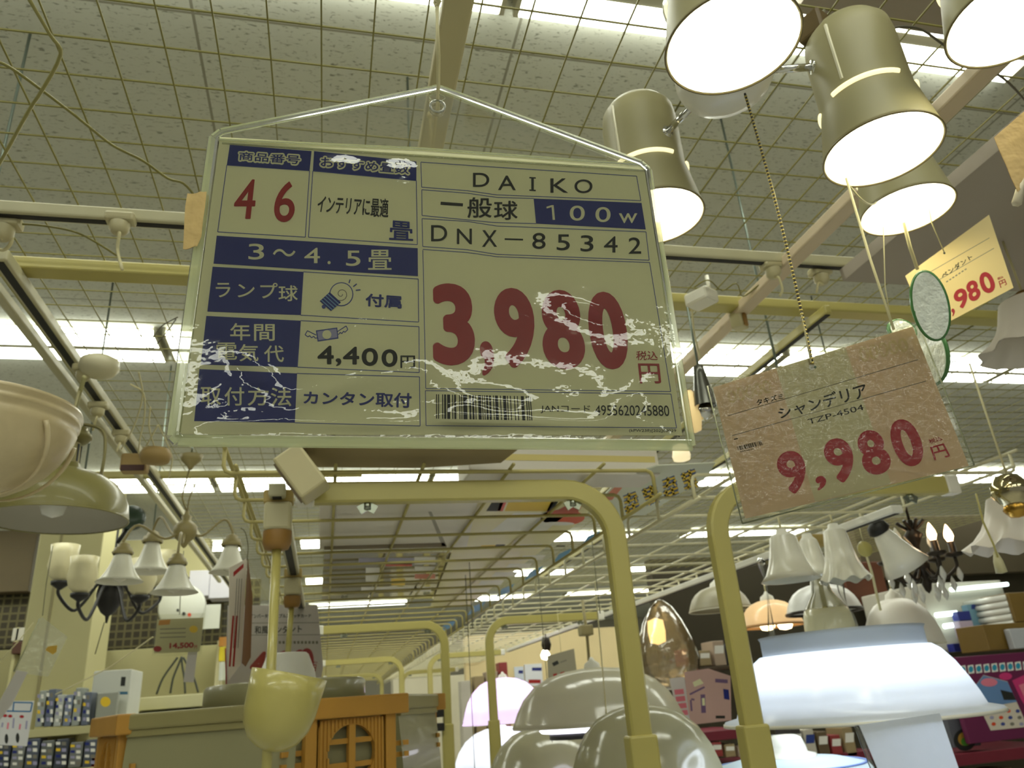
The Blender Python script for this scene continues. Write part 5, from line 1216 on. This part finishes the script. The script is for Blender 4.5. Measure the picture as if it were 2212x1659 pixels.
for i in range(5):
    mb = MB(); c = AY(2174 + i * 4, 1290 + i * 14, 3.58); mb.tube([c, c + Vector((0, .3, 0))], .016, mat('tube_end', (222, 222, 214), .25, coat=.5), 12); tag(mb.build('tube_carton'), 'stacked tube lamp end at the right of the shelf unit, %s from the top' % ['first', 'second', 'third', 'fourth', 'fifth'][i], 'tube lamp', 'stacked tube lamps')
BLU1 = mat('goods_blue', (40, 60, 130), .5, var=.1); BLU2 = mat('goods_sky', (110, 150, 170), .5, var=.1); BLU3 = mat('goods_deepblue', (34, 44, 128), .5, var=.1); LILG = mat('goods_lilac', (186, 170, 190), .5)
def f1(p): p.fill([(2098, 1306), (2150, 1304), (2150, 1314), (2098, 1316)], BLU1).disc((2128, 1336), 12, INK).disc((2130, 1340), 6, mat('ink_skin', (206, 180, 160), .6), .0012)
pxbox('blue_pack', 'light blue pack with a dark round picture on the tube shelf', 'pack', 2098, 1304, 2152, 1368, 3.8, .05, BLU2, 'packs on the tube shelf', face=f1)
pxbox('blue_pack', 'deep blue pack left of the light blue pack', 'pack', 2070, 1320, 2098, 1340, 3.8, .05, BLU3, 'packs on the tube shelf')
pxbox('blue_pack', 'lilac pack under the deep blue one', 'pack', 2076, 1341, 2106, 1378, 3.79, .05, LILG, 'packs on the tube shelf')
pxbox('blue_pack', 'long blue pack lowest on the tube shelf', 'pack', 2060, 1388, 2122, 1406, 3.8, .05, BLU3, 'packs on the tube shelf')
pxbox('ochre_crate', 'ochre wooden crate at the right edge beside the tubes', 'crate', 2130, 1345, 2250, 1402, 3.55, .2, OCHRE)
pxbox('ochre_crate', 'ochre wooden panel at the right edge above the crate', 'crate', 2186, 1278, 2260, 1342, 3.56, .2, OCHRE)
pxbox('grey_pack', 'pale grey pack at the right edge on the crate', 'pack', 2186, 1356, 2250, 1400, 3.5, .04, mat('goods_grey', (170, 172, 176), .5))
# purple board
def fp(p):
    TEAL = mat('ink_teal', (40, 140, 170), .5); MAG = mat('ink_magenta', (190, 50, 110), .5); rnd = random.Random(9)
    for i in range(9):
        x = 2080 + i * 17; y = 1447 - i * 1.2
        p.fill([(x - 7, y - 8), (x + 5, y - 10), (x + 8, y + 8), (x - 5, y + 10)], WHT); p.disc((x, y), 5.2, TEAL, .0012, 10, 7)
    p.disc((2172, 1461), 14, MAG, ry=8)
    p.fill([(2186, 1470), (2230, 1450), (2235, 1560), (2205, 1510)], MAG); p.fill([(2200, 1480), (2230, 1470), (2232, 1500), (2214, 1510)], PINK, .0012)
    p.fill([(2098, 1492), (2124, 1458), (2176, 1472), (2220, 1570), (2140, 1578)], mat('leaflet_cream', (206, 196, 180), .5), .0008)
    p.fill([(2100, 1490), (2124, 1459), (2176, 1473), (2196, 1516), (2130, 1528)], mat('leaflet_blue', (96, 130, 176), .5), .0014)
    p.disc((2136, 1474), 18, PINK, .002, ry=9); p.fill([(2160, 1490), (2186, 1496), (2194, 1512), (2168, 1512)], INK, .002)
    for i in range(3):
        for j in range(4): p.disc((2138 + j * 20 + i * 4, 1536 + i * 14), 5, [GREYINK, LIL, ORG, NAVY][(i + j) % 4], .0016, 8, 4)
pxbox('notice_board', 'purple notice board with teal lettering and a leaflet at the right edge', 'notice board', 2068, 1412, 2262, 1600, 3.5, .03, PURP, face=fp)
pxbox('shelf_edge', 'maroon shelf edge under the purple board', 'shelf', 2045, 1618, 2300, 1644, 3.5, .4, MAROON)
pxbox('shelf_edge', 'maroon shelf edge behind the lit white shade at the bottom', 'shelf', 1480, 1640, 1900, 1662, 3.9, .4, MAROON)
pxbox('shelf_edge', 'maroon shelf edge behind the acrylic dome and the post', 'shelf', 1480, 1578, 1620, 1600, 3.9, .4, MAROON)
def fgreen(p): p.disc((2084, 1598), 24, INK, .0008).disc((2084, 1596), 15, mat('ink_ochre', (170, 130, 50), .5), .0014).disc((2084, 1602), 9, mat('ink_green', (70, 130, 40), .5), .002)
pxbox('picture_pack', 'dark pack with a green and yellow round picture left below the purple board', 'pack', 2052, 1545, 2112, 1614, 3.55, .06, mat('goods_slate', (86, 88, 96), .5), face=fgreen)
GC = [((150, 132, 96), 'tan'), ((96, 80, 56), 'brown'), ((60, 56, 54), 'charcoal'), ((170, 150, 130), 'beige'), ((140, 50, 50), 'red'), ((190, 184, 170), 'white'), ((96, 100, 120), 'slate')]
rnd = random.Random(21)
def goods_row(x0_, x1_, yb, ht, y, n, where, group):
    w = (x1_ - x0_) / n; used = {}
    ordn = ['first', 'second', 'third', 'fourth', 'fifth', 'sixth', 'seventh', 'eighth']
    for i in range(n):
        rgb, nm = GC[(i * 3 + n) % 7] if True else GC[0]
        h = ht * rnd.uniform(.6, 1.0); xx = x0_ + w * i
        def ff(p, xx=xx, h=h):
            p.fill([(xx + w * .15, yb - h * .8), (xx + w * .8, yb - h * .82), (xx + w * .8, yb - h * .5), (xx + w * .15, yb - h * .48)], WHT if rgb != (190, 184, 170) else BLU1)
        pxbox('goods_box', '%s goods box, %s in the row %s' % (nm, ordn[i], where), 'box', xx + 3, yb - h, xx + w - 3, yb, y, .15, mat('goods_%s' % nm, rgb, .5, var=.08), group, face=ff)
goods_row(1680, 1850, 1635, 70, 3.9, 6, 'under the lit white shade', 'goods under the lit shade')
goods_row(1480, 1620, 1635, 40, 3.9, 5, 'at the bottom behind the right post', 'goods behind the right post')
pxbox('shelf_edge', 'pale shelf edge at the very bottom right corner', 'shelf', 2030, 1690, 2300, 1710, 3.5, .4, SHELFW)
goods_row(2050, 2230, 1690, 34, 3.55, 5, 'below the maroon shelf edge', 'goods below the purple board')
pxbox('shelf_edge', 'dark shelf on the brown wall between the posts', 'shelf', 1470, 1440, 1606, 1448, 4.28, .32, SHELFB)
goods_row(1478, 1600, 1438, 54, 4.3, 4, 'on the dark wall between the posts', 'goods between the posts')
# pinkish lamp leaflet between the posts
PL = Plane(AD(1518, 1505, 2.2), Vector((-.2, 1, 0)))
r = root('leaflet_card', 'pinkish leaflet card with lamp drawings between the two frame posts', 'price card', PL.P((1518, 1505)))
mb = MB(); mb.sheet([PL.P(q) for q in [(1478, 1452), (1530, 1444), (1578, 1460), (1580, 1556), (1492, 1566)]], PL.n, .001, mat('leaflet_pink', (196, 160, 150), .5), 0); mb.build('card', r)
p = Print(PL)
VIO = mat('ink_violet', (110, 84, 120), .5)
p.fill([(1496, 1474), (1512, 1466), (1520, 1476), (1500, 1484)], PAPER).line((1490, 1500), (1522, 1484), 4, VIO).line((1518, 1500), (1520, 1540), 10, VIO).line((1519, 1508), (1520, 1524), 6, PAPER, .0003).line((1493, 1510), (1500, 1512), 4, VIO).line((1492, 1512), (1494, 1536), 4, VIO)
p.fill([(1545, 1466), (1572, 1468), (1572, 1476), (1545, 1474)], VIO).fill([(1562, 1488), (1574, 1490), (1576, 1512), (1564, 1510)], BLUE).fill([(1546, 1546), (1566, 1546), (1566, 1552), (1546, 1552)], INK)
p.mb.build('printing', r)
PL = Plane(AD(1460, 1512, 2.3), Vector((.1, 1, 0)))
r = root('leaflet_card', 'white leaflet with red columns left of the pinkish leaflet card', 'price card', PL.P((1460, 1512)))
mb = MB(); mb.sheet([PL.P(q) for q in [(1446, 1466), (1478, 1462), (1492, 1555), (1466, 1556)]], PL.n, .001, mat('leaflet_white', (206, 206, 210), .5), 0); mb.build('card', r)
p = Print(PL)
for i in range(4): p.fill([(1456 + i * 3, 1490 + i * 15), (1476 + i * 3, 1488 + i * 15), (1478 + i * 3, 1499 + i * 15), (1458 + i * 3, 1501 + i * 15)], PINK)
p.mb.build('printing', r)

# ------------------------------------------------------------------ far end of the aisle
WARM = mat('warm_panel', (226, 206, 156), .7, var=.04)
pxbox('wall_panel', 'warm cream wall panel lit at the far end between the second frames', 'wall panel', 1010, 1362, 1370, 1700, 7.2, .1, WARM)
pxbox('far_counter', 'pale grey counter far down the aisle behind the wood lamp', 'counter', 850, 1462, 1010, 1700, 9.0, .3, mat('far_counter', (206, 200, 176), .6))
for (x0_, y0_, x1_, y1_, m_, nm) in ((1112, 1440, 1132, 1482, (206, 214, 226), 'narrow white and blue poster'), (1134, 1434, 1172, 1482, (222, 224, 228), 'wider white and blue poster')):
    def ff(p, x0_=x0_, x1_=x1_, y0_=y0_, y1_=y1_):
        w = x1_ - x0_; p.fill([(x0_ + w * .4, y0_ + 8), (x1_ - 2, y0_ + 8), (x1_ - 2, y0_ + 15), (x0_ + w * .4, y0_ + 15)], BLUE); p.fill([(x0_ + w * .2, y1_ - 14), (x1_ - 4, y1_ - 14), (x1_ - 4, y1_ - 6), (x0_ + w * .2, y1_ - 6)], RED if w > 25 else BLUE)
    pxbox('poster', '%s at the far end beside the grey card' % nm, 'poster', x0_, y0_, x1_, y1_, 7.185, .012, mat('farposter%d' % x0_, m_, .5), 'posters at the far end', face=ff, bev=0.001)
PG = Plane(AD(1212, 1440, 3.2), Vector((.35, 1, 0)))
r = root('price_card', 'small grey price card far down the aisle above the wide dome', 'price card', PG.P((1212, 1440)), 'hanging price cards')
mb = MB(); mb.sheet([PG.P(q) for q in [(1182, 1417), (1240, 1401), (1246, 1452), (1184, 1472)]], PG.n, .001, mat('grey_card', (150, 144, 124), .5), 0); mb.build('card', r)
p = Print(PG); p.line((1194, 1436), (1206, 1430), 8, INK).line((1210, 1431), (1224, 1426), 3, GREYINK).fill([(1195, 1456), (1203, 1454), (1203, 1460), (1195, 1462)], RED).fill([(1210, 1453), (1219, 1450), (1220, 1456), (1211, 1459)], RED); p.mb.build('printing', r)
q = PG.P((1212, 1409)); mb = MB(); mb.tube([q, Vector((q.x, q.y, EYE + .36))], .001, CORD, 5); mb.build('string', r)
c = AD(1178, 1414, 4.2); r = root('bare_bulb', 'bare lit bulb in a dark holder far down the aisle beside the grey card', 'bulb lamp', c)
mb = MB(); mb.lathe(c, [(.0005, -.03), (.022, -.02), (.026, 0), (.014, .022), (.0005, .03)], glow_mat('bulb_far', (255, 246, 214), 10), 16); mb.build('bulb', r); mb = MB(); mb.lathe(c + Vector((.01, 0, .05)), [(.02, -.03), (.028, 0), (.02, .04), (.0005, .04)], DARKM, 16); mb.build('holder', r)
mb = MB(); mb.tube([c + Vector((.01, 0, .09)), Vector((c.x + .01, c.y, EYE + .34))], .004, DARKM, 6); mb.build('cord', r)
c = AD(1268, 1350, 3.4); r = root('cord_pendant', 'thin rod with plug holding the wide acrylic dome under the right deck', 'cord pendant', c, 'pendant lamps')
mb = MB(); mb.box(AD(1265, 1362, 3.0), (.05, .05, .04), mat('plug_grey', (140, 130, 90), .5), bev=.005); mb.build('plug_body', r); mb = MB(); q = AD(1265, 1362, 3.0); mb.tube([Vector((q.x, q.y, EYE + .358)), AD(1268, 1372, 3.0), AD(1274, 1446, 3.0)], .006, mat('plug_grey', (140, 130, 90), .5), 8); mb.build('rod', r)
for i, (x, y, w, h, m_, nm) in enumerate(((1030, 1430, 22, 60, 'goods_tan', 'tan'), (1056, 1420, 26, 70, 'goods_beige', 'beige'), (1000, 1440, 22, 50, 'goods_white', 'white'), (1086, 1400, 18, 20, 'goods_red', 'red'))):
    pxbox('goods_box', '%s goods far down the aisle between the second frame posts' % nm, 'box', x, y + 30, x + w, 1690, 6.6, .15, MATS[m_], 'goods far down the aisle')
for i, (px, py0, py1, nm) in enumerate(((1285, 1225, 1330, 'under the right deck edge'), (1016, 1260, 1360, 'under the far end of the left deck'), (1012, 1380, 1659, 'along the second left post'), (1170, 1330, 1600, 'beside the second right post'))):
    d = 1.9 + i * .15; mb = MB(); a = AD(px, py0, d); b = Vector((a.x, a.y, AD(px, py1, d).z)); a.z = EYE + .36; mb.tube([a, b], .0011, GREYCORD, 5); tag(mb.build('thread'), 'fine hanging thread %s' % nm, 'thread', 'fine threads')
mb = MB(); mb.tube([AD(1285, 1255, 1.9), AD(1320, 1659, 1.75)], .0016, CORD, 6); tag(mb.build('cord'), 'pale cord running down in front of the acrylic domes', 'cord')
# ------------------------------------------------------------------ back left: pillar, display boards, shelves and goods
a = AY(62, 1300, 4.4); b = AY(205, 1300, 4.4)
mb = MB(); mb.box(((a.x + b.x) / 2, 4.58, CEIL / 2), (b.x - a.x, .36, CEIL), PILL, bev=.006); struct('pillar', mb)
mb = MB(); q = AY(112, 1300, 4.4); mb.box((q.x, 4.397, CEIL / 2), (.012, .01, CEIL), mat('groove_shadow', (150, 142, 104), .7)); struct('trim_groove_shadow', mb)  # dark strip on the pillar face paints the shadow of a groove
pxbox('fascia_panel', 'fascia panel with shadow in its dark brown, left of the white pillar', 'fascia panel', -420, 1150, 70, 1286, 5.2, .12, mat('fascia_in_shadow', (84, 72, 44), .7, var=.1))  # dark brown stands in for shadow on the ceiling and wall there
pxbox('fascia_panel', 'cream fascia panel right of the white pillar behind the bell chandelier', 'fascia panel', 180, 1166, 452, 1250, 5.13, .12, PILL)
def mesh_face_mat():
    m = bpy.data.materials.new('dark_net_board'); m.use_nodes = True; nt = m.node_tree; N = nt.nodes; L = nt.links; b = N['Principled BSDF']
    tc = N.new('ShaderNodeTexCoord'); br = N.new('ShaderNodeTexBrick'); br.offset = 0; br.inputs['Scale'].default_value = 1; br.inputs['Brick Width'].default_value = .045; br.inputs['Row Height'].default_value = .045; br.inputs['Mortar Size'].default_value = .006
    mp = N.new('ShaderNodeMapping'); mp.inputs['Rotation'].default_value = (PI / 2, 0, 0); L.new(tc.outputs['Object'], mp.inputs['Vector']); L.new(mp.outputs[0], br.inputs['Vector'])
    br.inputs['Color1'].default_value = lin((52, 46, 30)) + (1,); br.inputs['Color2'].default_value = lin((58, 52, 34)) + (1,); br.inputs['Mortar'].default_value = lin((96, 90, 58)) + (1,)
    L.new(br.outputs['Color'], b.inputs['Base Color']); b.inputs['Roughness'].default_value = .8; return m
NETM = mesh_face_mat()
pxbox('display_board', 'dark netted display board right of the pillar', 'display board', 186, 1256, 560, 1396, 5.15, .06, NETM)
pxbox('display_board', 'dark netted display board left of the pillar', 'display board', -420, 1292, 70, 1412, 5.3, .06, NETM)
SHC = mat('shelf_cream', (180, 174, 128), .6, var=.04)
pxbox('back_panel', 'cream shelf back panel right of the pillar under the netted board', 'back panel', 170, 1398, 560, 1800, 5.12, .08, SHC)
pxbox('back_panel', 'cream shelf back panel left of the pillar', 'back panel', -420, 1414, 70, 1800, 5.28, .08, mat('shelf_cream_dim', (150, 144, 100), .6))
pxbox('shelf_upright', 'slotted cream shelf upright at the right of the back panel', 'upright', 458, 1384, 471, 1700, 5.0, .1, mat('upright_cream', (212, 206, 166), .5))
pxbox('shelf_board', 'cream shelf board carrying the blister packs at the left', 'shelf', -60, 1572, 300, 1590, 4.0, .6, SHC)
pxbox('shelf_board', 'lower cream shelf board at the bottom left corner', 'shelf', -80, 1664, 330, 1690, 3.95, .6, SHC)
# white lamp cartons above
for (x0_, y0_, x1_, y1_, nm) in ((408, 1232, 452, 1288, 'left'), (452, 1240, 500, 1292, 'right')):
    pxbox('lamp_carton', 'white lamp carton behind the right bell shade, %s one of the pair' % nm, 'carton', x0_, y0_, x1_, y1_, 4.98, .16, mat('carton_lilac', (206, 204, 212), .5), 'cartons on the netted board')
c = AY(394, 1312, 4.9); r = root('round_plate', 'round white plate with three small marks on the netted board', 'plate', c)
mb = MB(); mb.lathe(c, [(.0005, .03), (.12, .028), (.128, .02), (.128, -.03), (.0005, -.03)], mat('plate_white', (206, 208, 196), .4), 40, Matrix.Rotation(PI / 2, 3, 'X')); mb.build('plate', r)
p = Print(Plane(c + Vector((0, -.033, 0)), Vector((0, 1, 0)))); p.disc((384, 1318), 3, INK).disc((397, 1326), 4, INK).disc((409, 1328), 4, ORG); p.mb.build('printing', r)
pxbox('white_card', 'blank white card right of the round white plate', 'card', 436, 1306, 475, 1358, 4.9, .01, mat('plate_white', (206, 208, 196), .4), bev=.001)
# thin stands on the cream back panel
for i, pts in enumerate((((338, 1500), (352, 1465), (378, 1428), (384, 1420)), ((368, 1498), (374, 1465), (386, 1435), (393, 1418)), ((400, 1498), (398, 1465), (394, 1440), (392, 1418)), ((428, 1496), (420, 1468), (408, 1442), (396, 1420)))):
    mb = MB(); mb.tube(smooth([AY(x, y, 4.85) for x, y in pts]), .006, mat('stand_dark', (56, 60, 52), .5), 6); tag(mb.build('wire_stand'), 'thin dark bent wire stand on the cream panel, %s of four' % ['first', 'second', 'third', 'fourth'][i], 'wire stand', 'wire stands on the cream panel')
pxbox('white_case', 'low white case with a dark gap on the shelf behind the wood lamp', 'case', 300, 1502, 452, 1530, 4.6, .3, mat('case_cream', (206, 202, 160), .5))
pxbox('shelf_board', 'cream shelf board behind the wood lamp carrying the low white case', 'shelf', 260, 1541, 480, 1552, 4.6, .5, SHC)
pxbox('white_case', 'dark shadow edge under the low white case, set as a flat box', 'case', 300, 1532, 430, 1540, 4.62, .28, mat('case_shadow', (70, 70, 50), .6))  # flat dark box paints the shadow edge of the white case above
c = AY(202, 1404, 5.08); r = root('lamp_stand', 'small brown lamp stand with a thin pole on the shelf right of the pillar', 'lamp stand', c)
mb = MB(); mb.box(c, (.13, .08, .03), mat('stand_brown', (84, 60, 28), .6), bev=.004); mb.build('base', r); mb = MB(); mb.tube([c, c + Vector((.02, 0, .16))], .006, BLACK, 6); mb.build('pole', r)
pxbox('brown_box', 'reddish brown box left of the pillar', 'box', 26, 1386, 54, 1412, 5.17, .13, mat('box_redbrown', (74, 42, 24), .6))
pxbox('cream_post', 'narrow cream post left of the pillar beside the brown box', 'post', 18, 1356, 26, 1560, 5.2, .09, SHC)
pxbox('white_box', 'small white box hung on the board left of the pillar', 'box', 26, 1356, 60, 1384, 5.2, .1, SHELFW)
# goods on the upper shelf
PK = [((150, 156, 150), 'grey'), ((96, 104, 120), 'slate'), ((176, 180, 176), 'pale grey'), ((120, 130, 150), 'blue grey')]
def packs(x0_, x1_, yb, h0, y, n, where, group, dark=0):
    w = (x1_ - x0_) / n; rnd = random.Random(n + int(x0_)); ordn = ['first', 'second', 'third', 'fourth', 'fifth', 'sixth', 'seventh', 'eighth']
    for i in range(n):
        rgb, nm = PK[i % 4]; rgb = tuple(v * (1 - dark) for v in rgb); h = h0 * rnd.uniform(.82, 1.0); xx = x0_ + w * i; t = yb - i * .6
        def ff(p, xx=xx, h=h, t=t, i=i):
            for j in range(4):
                y_ = t - h * (.9 - .22 * j)
                p.fill([(xx + w * .15, y_), (xx + w * .45, y_), (xx + w * .45, y_ + h * .1), (xx + w * .15, y_ + h * .1)], [LIL, WHT, YEL, BLUE][(i + j) % 4])
                p.fill([(xx + w * .55, y_), (xx + w * .85, y_), (xx + w * .85, y_ + h * .12), (xx + w * .55, y_ + h * .12)], [WHT, GREYINK, LIL, WHT][(i + j) % 4])
        pxbox('blister_pack', '%s blister pack, %s %s' % (nm, ordn[i], where), 'pack', xx + 2, t - h, xx + w - 2, t, y, .1, mat('pack_%s_%d' % (nm.replace(' ', '_'), int(dark * 10)), rgb, .35, var=.15, scale=30), group, face=ff)
packs(78, 196, 1570, 82, 4.0, 6, 'from the left on the upper left shelf', 'blister packs on the upper shelf')
def fw(p): p.fill([(262, 1462), (272, 1462), (270, 1482), (260, 1482)], INK).fill([(254, 1494), (276, 1494), (276, 1500), (254, 1500)], mat('ink_teal_dark', (50, 100, 130), .5))
pxbox('lamp_carton', 'white lamp carton on the upper left shelf right of the blister packs', 'carton', 196, 1448, 278, 1563, 4.1, .25, mat('carton_white', (200, 202, 192), .5), face=fw)
def fy(p): p.disc((228, 1516), 11, YEL, .0012)
pxbox('sample_bag', 'clear grey sample bag with a yellow round sticker before the white carton', 'bag', 208, 1496, 252, 1552, 4.02, .04, mat('bag_grey', (150, 152, 140), .3), face=fy)
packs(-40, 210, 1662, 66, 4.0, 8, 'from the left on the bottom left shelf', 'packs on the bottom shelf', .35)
pxbox('red_box', 'red box on the bottom left shelf beside the wood lamp', 'box', 196, 1634, 232, 1658, 4.0, .2, mat('goods_red', (140, 50, 50), .5))
# leaflet at the left edge
PF = Plane(AD(32, 1560, 2.6), Vector((-.15, 1, 0)))
r = root('leaflet', 'white leaflet with blue frame header and red columns at the left edge', 'leaflet', PF.P((32, 1560)))
mb = MB(); mb.sheet([PF.P(q) for q in [(-6, 1514), (74, 1514), (58, 1612), (-20, 1608)]], PF.n, .0012, mat('leaflet_white2', (204, 204, 204), .5), 0); mb.build('sheet', r)
p = Print(PF)
TB = mat('ink_frame_blue', (30, 100, 150), .5)
p.frame([(18, 1517), (70, 1518), (66, 1537), (14, 1536)], 3, TB).line((30, 1518), (28, 1536), 3, TB)
for x, y in ((11, 1546), (22, 1547), (47, 1548)): p.disc((x, y), 5, CRIMSON, None, 10, 3.5)
for x, y, h, m_ in ((6, 1566, 10, LIL), (18, 1568, 14, PINK), (30, 1562, 22, LIL), (44, 1570, 12, PINK), (58, 1566, 18, LIL)): p.line((x, y - h / 2), (x - 2, y + h / 2), 4, m_)
for x, y in ((14, 1596), (38, 1594)): p.disc((x, y), 4, INK, None, 10, 11)
p.mb.build('printing', r)
# clear cases with cards at the left
PA = Plane(AD(88, 1402, 2.0), Vector((-.3, 1, 0)))
r = root('empty_case', 'nearly empty clear card case with a yellow sticker hanging in front of the pillar', 'card case', PA.P((88, 1402)))
mb = MB(); mb.sheet([PA.P(q) for q in [(90, 1332), (146, 1376), (104, 1462), (28, 1452)]], PA.n, .0004, clear_mat('case_film_left', amount=.5, milk=.16, rough=.1, bump=.5, bscale=60), 0); mb.build('case', r)
p = Print(PA); p.fill([(104, 1396), (124, 1394), (122, 1408), (114, 1414), (98, 1404)], mat('sticker_yellow', (200, 160, 50), .5)); p.mb.build('sticker', r)
mb = MB(); mb.tube([PA.P((86, 1336)), PA.P((58, 1395)), PA.P((30, 1450))], .0016, FILMEDGE, 6); mb.build('case_rim', r)
mb = MB(); mb.sheet([PA.P(q) for q in [(36, 1448), (60, 1452), (26, 1522), (-4, 1560), (-10, 1530)]], PA.n, .0008, mat('tail_strip', (196, 192, 186), .5), .001); mb.build('tail_strip', r)
mb = MB(); q = PA.P((92, 1330)); mb.tube([q, AD(100, 1260, 2.0), AD(114, 1180, 2.0)], .001, GREYCORD, 5); mb.build('string', r)
PBX = Plane(AD(386, 1372, 2.1), Vector((.05, 1, 0)))
r = root('price_card', 'small price card reading 14,500 in a clear case, left of the wood lamp cords', 'price card', PBX.P((386, 1372)), 'hanging price cards')
mb = MB(); mb.sheet([PBX.P(q) for q in [(340, 1338), (440, 1334), (432, 1408), (332, 1411)]], PBX.n, .0006, mat('card_grey_cream', (190, 184, 142), .5), 0); mb.build('card', r)
p = Print(PBX).crop(0, 1080, .349)
p.fill([(985, 745), (1055, 740), (1050, 770), (980, 776)], mat('ink_amber', (190, 130, 40), .5)).disc((1198, 800), 26, YEL, ry=22)
for i in range(3): p.line((990, 800 + i * 26), (1150, 795 + i * 26), 6, GREYINK)
p.text('14,500', [(1050, 885), (1200, 880), (1198, 920), (1048, 925)], RED, .06); p.text('円', [(1202, 900), (1220, 899), (1220, 920), (1202, 921)], RED, .03); p.disc((975, 922), 26, RED, ry=18)
p.mb.build('printing', r)
mb = MB(); mb.sheet([PBX.P(q) for q in [(336, 1328), (444, 1324), (436, 1414), (328, 1417)]], PBX.n, .0003, FILM, .002); mb.build('clear_case', r)
mb = MB(); mb.sheet([PBX.P(q) for q in [(406, 1408), (426, 1408), (418, 1474), (396, 1473)]], PBX.n, .0006, mat('tail_strip', (196, 192, 186), .5), -.001); mb.build('tail_strip', r)
mb = MB(); mb.tube([PBX.P((388, 1328)), PBX.P((390, 1280)), PBX.P((397, 1190))], .0012, GREYCORD, 5); mb.build('string', r)
# edge-on red and white card, brown backed
r = root('price_card', 'red and white price card seen nearly edge on, with a brown card behind it', 'price card', AD(515, 1330, 1.55), 'hanging price cards')
PE = Plane(AD(512, 1330, 1.55), Vector((-.86, .5, 0)))
mb = MB(); mb.sheet([PE.P(q) for q in [(496, 1226), (534, 1206), (520, 1436), (494, 1470)]], PE.n, .0012, mat('card_white_pinkish', (206, 196, 178), .5), 0); mb.build('card', r)
p = Print(PE); p.fill([(504, 1236), (526, 1217), (526, 1226), (504, 1246)], RED)
for x in (500, 508): p.line((x + 4, 1330), (x - 4, 1440), 4, RED)
for i in range(3): p.line((522 - i * 5, 1250), (514 - i * 5, 1400), 1.6, GREYINK)
p.mb.build('printing', r)
PE2 = Plane(AD(532, 1330, 1.57), Vector((.8, .6, 0)))
mb = MB(); mb.sheet([PE2.P(q) for q in [(535, 1206), (545, 1290), (541, 1420), (530, 1440), (522, 1432)]], PE2.n, .0008, mat('card_brown_back', (116, 82, 50), .6), 0); mb.build('back_card', r)
mb = MB(); mb.tube(smooth([AD(534, 1210, 1.55), AD(536, 1180, 1.55), AD(530, 1150, 1.55), AD(520, 1140, 1.55)]), .0014, GREYCORD, 6); mb.build('string', r)
# the 4,980 card behind the cords
PW = Plane(AD(596, 1390, 2.35), Vector((-.12, 1, 0)))
r = root('price_card', 'white price card with red 4,980 behind the two cream cords, above the wood lamp', 'price card', PW.P((596, 1390)), 'hanging price cards')
mb = MB(); mb.sheet([PW.P(q) for q in [(492, 1308), (686, 1306), (698, 1440), (690, 1484), (486, 1486)]], PW.n, .0008, mat('card_lilac_white', (206, 198, 200), .5, var=.01), 0); mb.build('card', r)
p = Print(PW)
p.text('インバータ式節電プルスイッチカード', [(540, 1326), (672, 1326), (672, 1334), (540, 1336)], INK, .03)
p.line((542, 1346), (694, 1345), 1.4, GREYINK).line((538, 1372), (696, 1371), 1.4, GREYINK)
p.text('和風ペンダント', [(550, 1352), (652, 1350), (652, 1367), (550, 1370)], INK, .02)
[p.line((594 + 8 * i, 1388), (599 + 8 * i, 1387.5), 6, GREYINK) for i in range(12)]
for ch, q in (('4', [(546, 1407), (580, 1407), (570, 1462), (536, 1462)]), ('9', [(600, 1405), (636, 1405), (630, 1460), (592, 1460)]), ('8', [(634, 1403), (662, 1403), (660, 1458), (630, 1458)]), ('0', [(648, 1400), (678, 1400), (678, 1455), (650, 1455)]), (',', [(572, 1454), (578, 1454), (576, 1470), (569, 1470)])): p.text(ch, q, CRIMSON, .05)
p.text('税込', [(676, 1428), (686, 1428), (686, 1433), (676, 1433)], CRIMSON, .02); p.text('円', [(672, 1435), (684, 1435), (682, 1450), (670, 1450)], CRIMSON, .03)
p.line((487, 1400), (489, 1484), 3, RED)
p.mb.build('printing', r)
mb = MB(); mb.sheet([PW.P(q) for q in [(484, 1300), (690, 1296), (704, 1440), (694, 1490), (480, 1492)]], PW.n, .0004, FILM, .002); mb.build('clear_case', r)
mb = MB(); q = PW.P((590, 1300)); mb.tube([q, Vector((q.x, q.y, EYE + .36))], .0012, CORD, 5); mb.build('string', r)
# little banners on the upright
for (y0_, y1_, m_, nm) in ((1376, 1396, (190, 130, 50), 'amber'), (1397, 1428, (210, 190, 30), 'yellow'), (1430, 1470, (196, 200, 190), 'white')):
    pxbox('banner', '%s little banner card on the shelf upright' % nm, 'banner', 473, y0_, 492, y1_, 4.98, .01, mat('banner_' + nm, m_, .5), 'banner cards on the upright', bev=.001)
cord('thin cream cord slanting across in front of the cream back panel', [AD(330, 1376, 2.2), AD(240, 1440, 2.3), AD(120, 1500, 2.5)], .0016)
cord('thin cream cord slanting down at the far left edge', [AD(72, 1345, 2.4), AD(40, 1385, 2.4), AD(-20, 1450, 2.4)], .0014)
